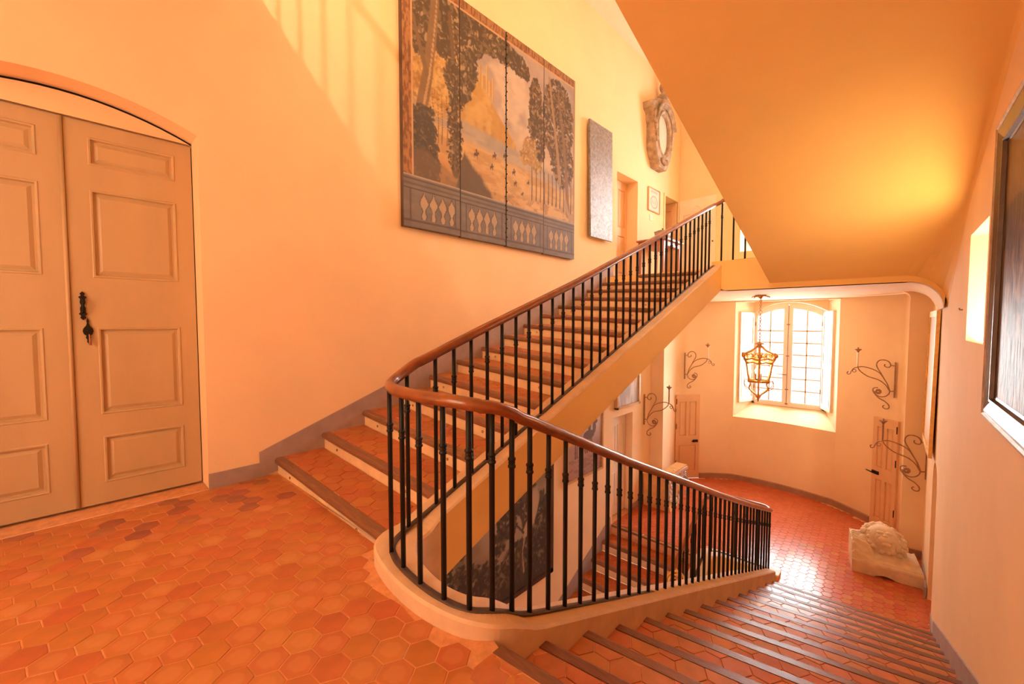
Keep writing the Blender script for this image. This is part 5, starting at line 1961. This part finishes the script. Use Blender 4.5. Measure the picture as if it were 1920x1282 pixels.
# ------------------------------------------------------------------ big dark picture beside the camera
def streaky(u, v):
    c = np.zeros(u.shape + (3,)) + np.array((0.11, 0.06, 0.04))
    c = mix(c, (0.36, 0.24, 0.17), sstep(0.45, 0.7, fbm(u * 3, v * 0.7, 14, 601, 5)) * sstep(0.75, 0.3, v) * 0.8)  # varnish glare painted as pale streaks on the lower canvas
    c = mix(c, (0.20, 0.115, 0.045), sstep(0.68, 0.85, v))
    c = mix(c, (0.03, 0.02, 0.016), sstep(0.5, 0.62, fbm(u, v, 6, 611)) * 0.7)
    return c


th = thing('dark_painting', 'large dark painting in brown and silver moulded frame beside the descending stairs', 'painting', (2.9, YR(2.9) + 0.03, 0.80))
xa, xb, za, zb = 1.15, 3.70, 0.795, 2.47
Ty = lambda x, z: YR(x) + 0.012 + 0.0 * z


def frame_bar(mb, prof, pts):
    """Sweep a moulding profile (in from the outer edge k, out from the wall d) round the rectangle."""
    rings = []
    for k, d in prof:
        rings.append([(pts[0] + k, d, pts[2] + k), (pts[1] - k, d, pts[2] + k), (pts[1] - k, d, pts[3] - k), (pts[0] + k, d, pts[3] - k)])
    for a, b in zip(rings[:-1], rings[1:]):
        A = [(x, YR(x) + d, z) for x, d, z in a]
        B_ = [(x, YR(x) + d, z) for x, d, z in b]
        mb.add(A + B_, [(i, (i + 1) % 4, 4 + (i + 1) % 4, 4 + i) for i in range(4)])


mb = MB()
frame_bar(mb, [(0.0, 0.003), (0.0, 0.045), (0.008, 0.055), (0.020, 0.058), (0.030, 0.050)], (xa, xb, za, zb))
o = mb.build('outer_moulding', 'silver', th, fix=False)
o['label'] = 'worn silver outer moulding'
mb = MB()
frame_bar(mb, [(0.030, 0.050), (0.045, 0.052), (0.085, 0.040), (0.10, 0.034)], (xa, xb, za, zb))
mb.build('frame', 'wood_dark', th, fix=False)
mb = MB()
frame_bar(mb, [(0.10, 0.034), (0.105, 0.042), (0.118, 0.042), (0.125, 0.024), (0.14, 0.022)], (xa, xb, za, zb))
mb.build('inner_moulding', 'wood_dark', th, fix=False)
canvas('canvas', lambda u, v: (xa + 0.135 + (xb - xa - 0.27) * u, YR(xa + 0.135 + (xb - xa - 0.27) * u) + 0.02, za + 0.135 + (zb - za - 0.27) * v), 150, 110, streaky, 'canvas_gloss', th)

# small wall hook
th = tag(MB().tube([(5.4, YR(5.4), 1.46), (5.4, YR(5.4) + 0.02, 1.46), (5.4, YR(5.4) + 0.022, 1.475)], 0.006, 6).build('wall_hook', 'sconce'), 'tiny hook in the plaster beside the slit window', 'hook')

# ------------------------------------------------------------------ hanging lantern in the bay
LX, LY = 8.25, 1.85
ln = thing('hanging_lantern', 'lit gilt and glass lantern hanging on chain before the bay window', 'lantern', (LX, LY, 1.82))
mb = MB()
mb.lathe([(0.005, -0.07), (0.02, -0.06), (0.05, -0.03), (0.085, -0.012), (0.10, 0.0)], (LX, LY, 1.82), 10)
for k in range(6):
    a = PI / 3 * k
    mb.tube(catmull([(LX + 0.05 * math.cos(a), LY + 0.05 * math.sin(a), 1.80), (LX + 0.12 * math.cos(a), LY + 0.12 * math.sin(a), 1.795), (LX + 0.14 * math.cos(a), LY + 0.14 * math.sin(a), 1.775)], 3), 0.010, 5)
mb.build('ceiling_rose', 'gilt', ln)
mb = MB()
z = 1.75
k = 0
while z > 1.02:
    big = (k % 5 == 2)
    R = 0.026 if big else 0.017
    ax = (1, 0.4, 0) if k % 2 else (-0.4, 1, 0)
    mb.torus((LX, LY, z), R, 0.005, ax, 10, 5)
    z -= R * 1.75
    k += 1
o = mb.build('chain', 'gilt', ln, fix=False)
mb = MB()
mb.lathe([(0.0, 1.01), (0.03, 1.0), (0.075, 0.985), (0.08, 0.975), (0.03, 0.96), (0.045, 0.93), (0.05, 0.91), (0.03, 0.90)], (LX, LY, 0), 10)
mb.build('crown_finial', 'gilt', ln)
# six-sided cage
NS = 6
hexpt = lambda r, k, z: (LX + 1.13 * r * math.cos(PI / 3 * k + 0.25), LY + 1.13 * r * math.sin(PI / 3 * k + 0.25), z)
rib = MB()
for k in range(NS):
    rib.tube(catmull([hexpt(0.035, k, 0.93), hexpt(0.10, k, 0.86), hexpt(0.22, k, 0.79), hexpt(0.235, k, 0.73), hexpt(0.20, k, 0.66), hexpt(0.195, k, 0.62)], 5), 0.017, 6)
    rib.ball(hexpt(0.24, k, 0.775), 0.040, 8, 6)
    rib.tube(catmull([hexpt(0.20, k, 0.78), hexpt(0.16, k + 0.25, 0.80), hexpt(0.13, k + 0.35, 0.76), hexpt(0.16, k + 0.4, 0.73)], 4), 0.010, 5)
    rib.tube(catmull([hexpt(0.20, k, 0.78), hexpt(0.16, k - 0.25, 0.80), hexpt(0.13, k - 0.35, 0.76), hexpt(0.16, k - 0.4, 0.73)], 4), 0.010, 5)
    rib.ball(hexpt(0.165, k + 0.5, 0.76), 0.022, 8, 6, (1, 1, 1.1))
    rib.tube([hexpt(0.20, k, 0.70), hexpt(0.205, k + 0.5, 0.73), hexpt(0.20, k + 1, 0.70)], 0.016, 6)
rib.build('crown', 'gilt', ln)
cage = MB()
for k in range(NS):
    cage.tube(catmull([hexpt(0.195, k, 0.64), hexpt(0.178, k, 0.54), hexpt(0.168, k, 0.45), hexpt(0.145, k, 0.34)], 4), 0.017, 6)
    for zz, rr in ((0.56, 0.182), (0.50, 0.176), (0.43, 0.165)):
        cage.ball(hexpt(rr, k, zz), 0.016, 6, 5)
    cage.tube([hexpt(0.195, k, 0.635), hexpt(0.178, k + 0.5, 0.665), hexpt(0.195, k + 1, 0.635)], 0.013, 6)
    for q in range(5):
        cage.ball(hexpt(0.185, k + 0.1 + 0.2 * q, 0.655), 0.012, 6, 4)
    cage.tube([hexpt(0.16, k, 0.335), hexpt(0.16, k + 1, 0.335)], 0.013, 6)
    cage.tube([hexpt(0.165, k, 0.315), hexpt(0.165, k + 1, 0.315)], 0.009, 6)
cage.build('cage', 'gilt', ln)
for k in range(NS):
    g = MB()
    a, b, c, d = hexpt(0.142, k, 0.345), hexpt(0.142, k + 1, 0.345), hexpt(0.190, k + 1, 0.63), hexpt(0.190, k, 0.63)
    g.quad(a, b, c, d)
    g.build('pane', 'glass', ln, fix=False)
low = MB()
for k in range(NS):
    low.tube(catmull([hexpt(0.155, k, 0.33), hexpt(0.12, k, 0.27), hexpt(0.145, k, 0.20), hexpt(0.10, k, 0.14), hexpt(0.045, k, 0.09), hexpt(0.015, k, 0.02)], 5), 0.011, 6)
    low.tube(catmull([hexpt(0.16, k, 0.33), hexpt(0.21, k, 0.335), hexpt(0.225, k, 0.28), hexpt(0.20, k, 0.21), hexpt(0.13, k, 0.17)], 4), 0.006, 5)
low.lathe([(0.0, -0.04), (0.012, -0.02), (0.022, 0.02), (0.05, 0.075), (0.02, 0.10), (0.0, 0.11)], (LX, LY, 0), 8)
low.build('lower_scrollwork', 'gilt', ln)
mb = MB()
for k in range(3):
    a = 2 * PI * k / 3
    mb.lathe([(0.010, 0.36), (0.010, 0.45), (0.016, 0.46)], (LX + 0.045 * math.cos(a), LY + 0.045 * math.sin(a), 0), 8)
cnd = mb.build('candle_holder', 'gilt', ln)
mb = MB()
for k in range(3):
    a = 2 * PI * k / 3
    mb.ball((LX + 0.045 * math.cos(a), LY + 0.045 * math.sin(a), 0.50), 0.020, 8, 8, (1, 1, 2.0))
mb.build('bulb', 'bulb', cnd)
pl_d = bpy.data.lights.new('lantern_light', 'POINT')
pl_d.energy = 48
pl_d.color = (1, 0.66, 0.34)
pl_d.shadow_soft_size = 0.05
plo = bpy.data.objects.new('lantern_light', pl_d)
COL.objects.link(plo)
plo.location = (LX, LY, 0.56)

# ------------------------------------------------------------------ carved console chest on the window landing
ch = thing('carved_chest', 'ochre chest with silvered carved front on the window landing under a sconce', 'chest', (8.2, 3.6, LZ))
mb = MB()
mb.hexa([(7.70, 3.14, LZ), (8.04, 3.17, LZ), (8.04, 3.68, LZ), (7.70, 3.68, LZ),
         (7.70, 3.30, LZ + 0.62), (8.04, 3.30, LZ + 0.62), (8.04, 3.68, LZ + 0.62), (7.70, 3.68, LZ + 0.62)])
mb.hexa([(8.04, 3.17, LZ), (8.45, 3.24, LZ), (8.45, 3.44, LZ), (8.04, 3.44, LZ),
         (8.04, 3.30, LZ + 0.62), (8.72, 3.26, LZ + 0.62), (8.72, 3.44, LZ + 0.62), (8.04, 3.44, LZ + 0.62)])
mb.build('chest_body', 'wood_carved', ch)
mb = MB()
mb.cbox(7.68, 8.05, 3.27, 3.69, LZ + 0.62, LZ + 0.65, 0.008)
mb.cbox(8.05, 8.74, 3.23, 3.45, LZ + 0.62, LZ + 0.65, 0.008)
mb.build('chest_top', 'wood_carved', ch)
random.seed(5)
mb = MB()
for i in range(46):
    x = 7.78 + 0.92 * random.random()
    z = LZ + 0.10 + 0.50 * random.random()
    if z < LZ + 0.10 + 0.30 * max(0, x - 8.0):
        continue
    r = random.uniform(0.03, 0.06)
    a0 = random.uniform(0, 6)
    yf = 3.12 + 0.16 * (z - LZ) / 0.62
    sp = [(p[1], yf + 0.26 * (p[2] - z) + 0.012 * math.sin(9 * p[2]), p[2]) for p in spiral((x, z), 0.008, r, a0, random.choice((-1.4, 1.4)), 14)]
    mb.tube(sp, 0.015, 5)
mb.hexa([(7.72, 3.26, LZ + 0.57), (8.72, 3.20, LZ + 0.57), (8.72, 3.24, LZ + 0.57), (7.72, 3.30, LZ + 0.57),
         (7.72, 3.26, LZ + 0.62), (8.72, 3.20, LZ + 0.62), (8.72, 3.24, LZ + 0.62), (7.72, 3.30, LZ + 0.62)])
mb.build('carved_front', 'carved_white', ch)
mb = MB()
mb.tube(catmull([(8.62, 3.22, LZ + 0.45), (8.70, 3.16, LZ + 0.28), (8.60, 3.20, LZ + 0.12), (8.64, 3.15, LZ + 0.02)], 5), 0.022, 7)
mb.build('leg', 'carved_white', ch)

# ------------------------------------------------------------------ carved stone lion block on the window landing
import bmesh
bm = bmesh.new()
nx, ny = 110, 110
sx0, sx1, sy0, sy1 = 0.0, 0.62, 0.0, 0.76     # local: x depth (away from camera), y along the front (towards +Y = left)
rs = np.random.RandomState(11)
ux, uy = np.meshgrid(np.linspace(0, 1, nx), np.linspace(0, 1, ny), indexing='ij')


def bumpf(cx_, cy_, rx, ry, h_):
    q = 1 - ((ux - cx_) / rx) ** 2 - ((uy - cy_) / ry) ** 2
    return h_ * np.sqrt(np.clip(q, 0, 1))


H = 0.15 + 0.05 * sstep(0.0, 0.05, ux) + 0.05 * sstep(0.3, 0.9, uy) * sstep(0.02, 0.10, ux)
H = np.maximum(H, 0.16 + 0.20 * sstep(0.0, 0.46, uy) * sstep(0.10, 0.45, ux))    # flank sloping down to the wall end
H = np.maximum(H, 0.18 + 0.20 * sstep(0.55, 0.75, uy) * sstep(0.02, 0.30, ux))   # mane mass at the free end
for k in range(7):                                                                # its wavy locks
    cx_ = 0.08 + 0.10 * k
    H = H + 0.050 * np.exp(-((ux - cx_ - 0.035 * np.sin(14 * uy)) / 0.030) ** 2) * sstep(0.72, 0.80, uy) * sstep(1.0, 0.96, uy)
H = np.maximum(H, 0.18 + bumpf(0.52, 0.53, 0.44, 0.30, 0.14))                   # core of the head
H += 0.03 * (fbm(ux, uy, 14, 701) - 0.5)
H[:, 0] = np.minimum(H[:, 0], 0.19)
grid = [[bm.verts.new((sx0 + (sx1 - sx0) * ux[i, j], sy0 + (sy1 - sy0) * uy[i, j], float(H[i, j]) * (1 if 0 < i else 0.80))) for j in range(ny)] for i in range(nx)]
for i in range(nx - 1):
    for j in range(ny - 1):
        bm.faces.new((grid[i][j], grid[i + 1][j], grid[i + 1][j + 1], grid[i][j + 1])).smooth = True


def skirt(vs, arch_=False):
    lowv = []
    n = len(vs)
    for k, v in enumerate(vs):
        t = k / (n - 1)
        zz = 0.0
        if arch_ and 0.36 < t < 0.68:
            zz = 0.035 * math.sin(PI * (t - 0.36) / 0.32)
        lowv.append(bm.verts.new((v.co.x, v.co.y, zz)))
    for k in range(n - 1):
        bm.faces.new((vs[k], vs[k + 1], lowv[k + 1], lowv[k]))


skirt([grid[0][j] for j in range(ny)], True)
skirt([grid[nx - 1][j] for j in range(ny)])
skirt([grid[i][0] for i in range(nx)])
skirt([grid[i][ny - 1] for i in range(nx)])
bmesh.ops.recalc_face_normals(bm, faces=bm.faces)


def knob_(c, r, sc_=(1, 1, 1), sub=2):
    ret = bmesh.ops.create_icosphere(bm, subdivisions=sub, radius=r, matrix=Matrix.Translation(c) @ Matrix.Diagonal((*sc_, 1)))
    for v in ret['verts']:
        for f in v.link_faces:
            f.smooth = True


def knobh(c, r, sc_=(1, 1, 1), sub=2):
    knob_(hc + (Vector(c) - hc) * KS, r * KS, sc_, sub)


hc = Vector((0.36, 0.40, 0.36))
KS = 1.12
knobh(hc, 0.20, (1.0, 0.98, 1.18), 3)                                            # skull
fd_ = Vector((-0.74, -0.05, 0.67)).normalized()                                 # where the face looks: out and up
e1 = fd_.cross(Vector((0, 0, 1))).normalized()
e2 = e1.cross(fd_).normalized()
knobh(hc + fd_ * 0.095, 0.135, (1, 1, 1), 3)                                     # face
knobh(hc + fd_ * 0.20 - e2 * 0.035, 0.060, (1, 1.25, 0.9), 2)                    # muzzle
knobh(hc + fd_ * 0.205 - e2 * 0.085, 0.040, (1, 1.2, 0.8), 2)                    # chin
knobh(hc + fd_ * 0.235 + e2 * 0.005, 0.022, (1, 1.3, 1), 2)                      # nose tip
for sgn in (-1, 1):
    knobh(hc + fd_ * 0.205 + e1 * (0.042 * sgn) + e2 * 0.055, 0.030, (1, 1.3, 0.8), 2)   # brows
    knobh(hc + fd_ * 0.195 + e1 * (0.030 * sgn) - e2 * 0.045, 0.034, (1, 1, 1), 2)       # cheeks of the muzzle
    knobh(hc + fd_ * 0.09 + e1 * (0.135 * sgn) + e2 * 0.10, 0.032, (1, 1, 1), 2)         # ears
for ringr, off, nn, rb in ((0.150, 0.115, 14, 0.036), (0.195, 0.055, 18, 0.042), (0.215, -0.015, 20, 0.045), (0.215, -0.085, 18, 0.046)):
    for k in range(nn):                                                          # rows of curls framing the face
        a = 2 * PI * (k + 0.5 * rs.rand()) / nn
        c_ = hc + fd_ * off + e1 * (ringr * math.cos(a)) + e2 * (ringr * 1.06 * math.sin(a))
        if c_.z < 0.10 or c_.x < 0.02:
            continue
        knobh(c_, rb * (0.8 + 0.4 * rs.rand()), (1, 0.9 + 0.4 * rs.rand(), 0.9 + 0.4 * rs.rand()), 1)
me = bpy.data.meshes.new('carved_stone_block')
bm.to_mesh(me)
bm.free()
me.materials.append(M['stone'])
lion = link('carved_stone_block', me)
lion.location = (7.80, -0.285, LZ + 0.001)
lion.rotation_euler = (0, 0, math.radians(8))
tag(lion, 'pale stone block carved with a maned lion head on the tiled floor', 'sculpture')
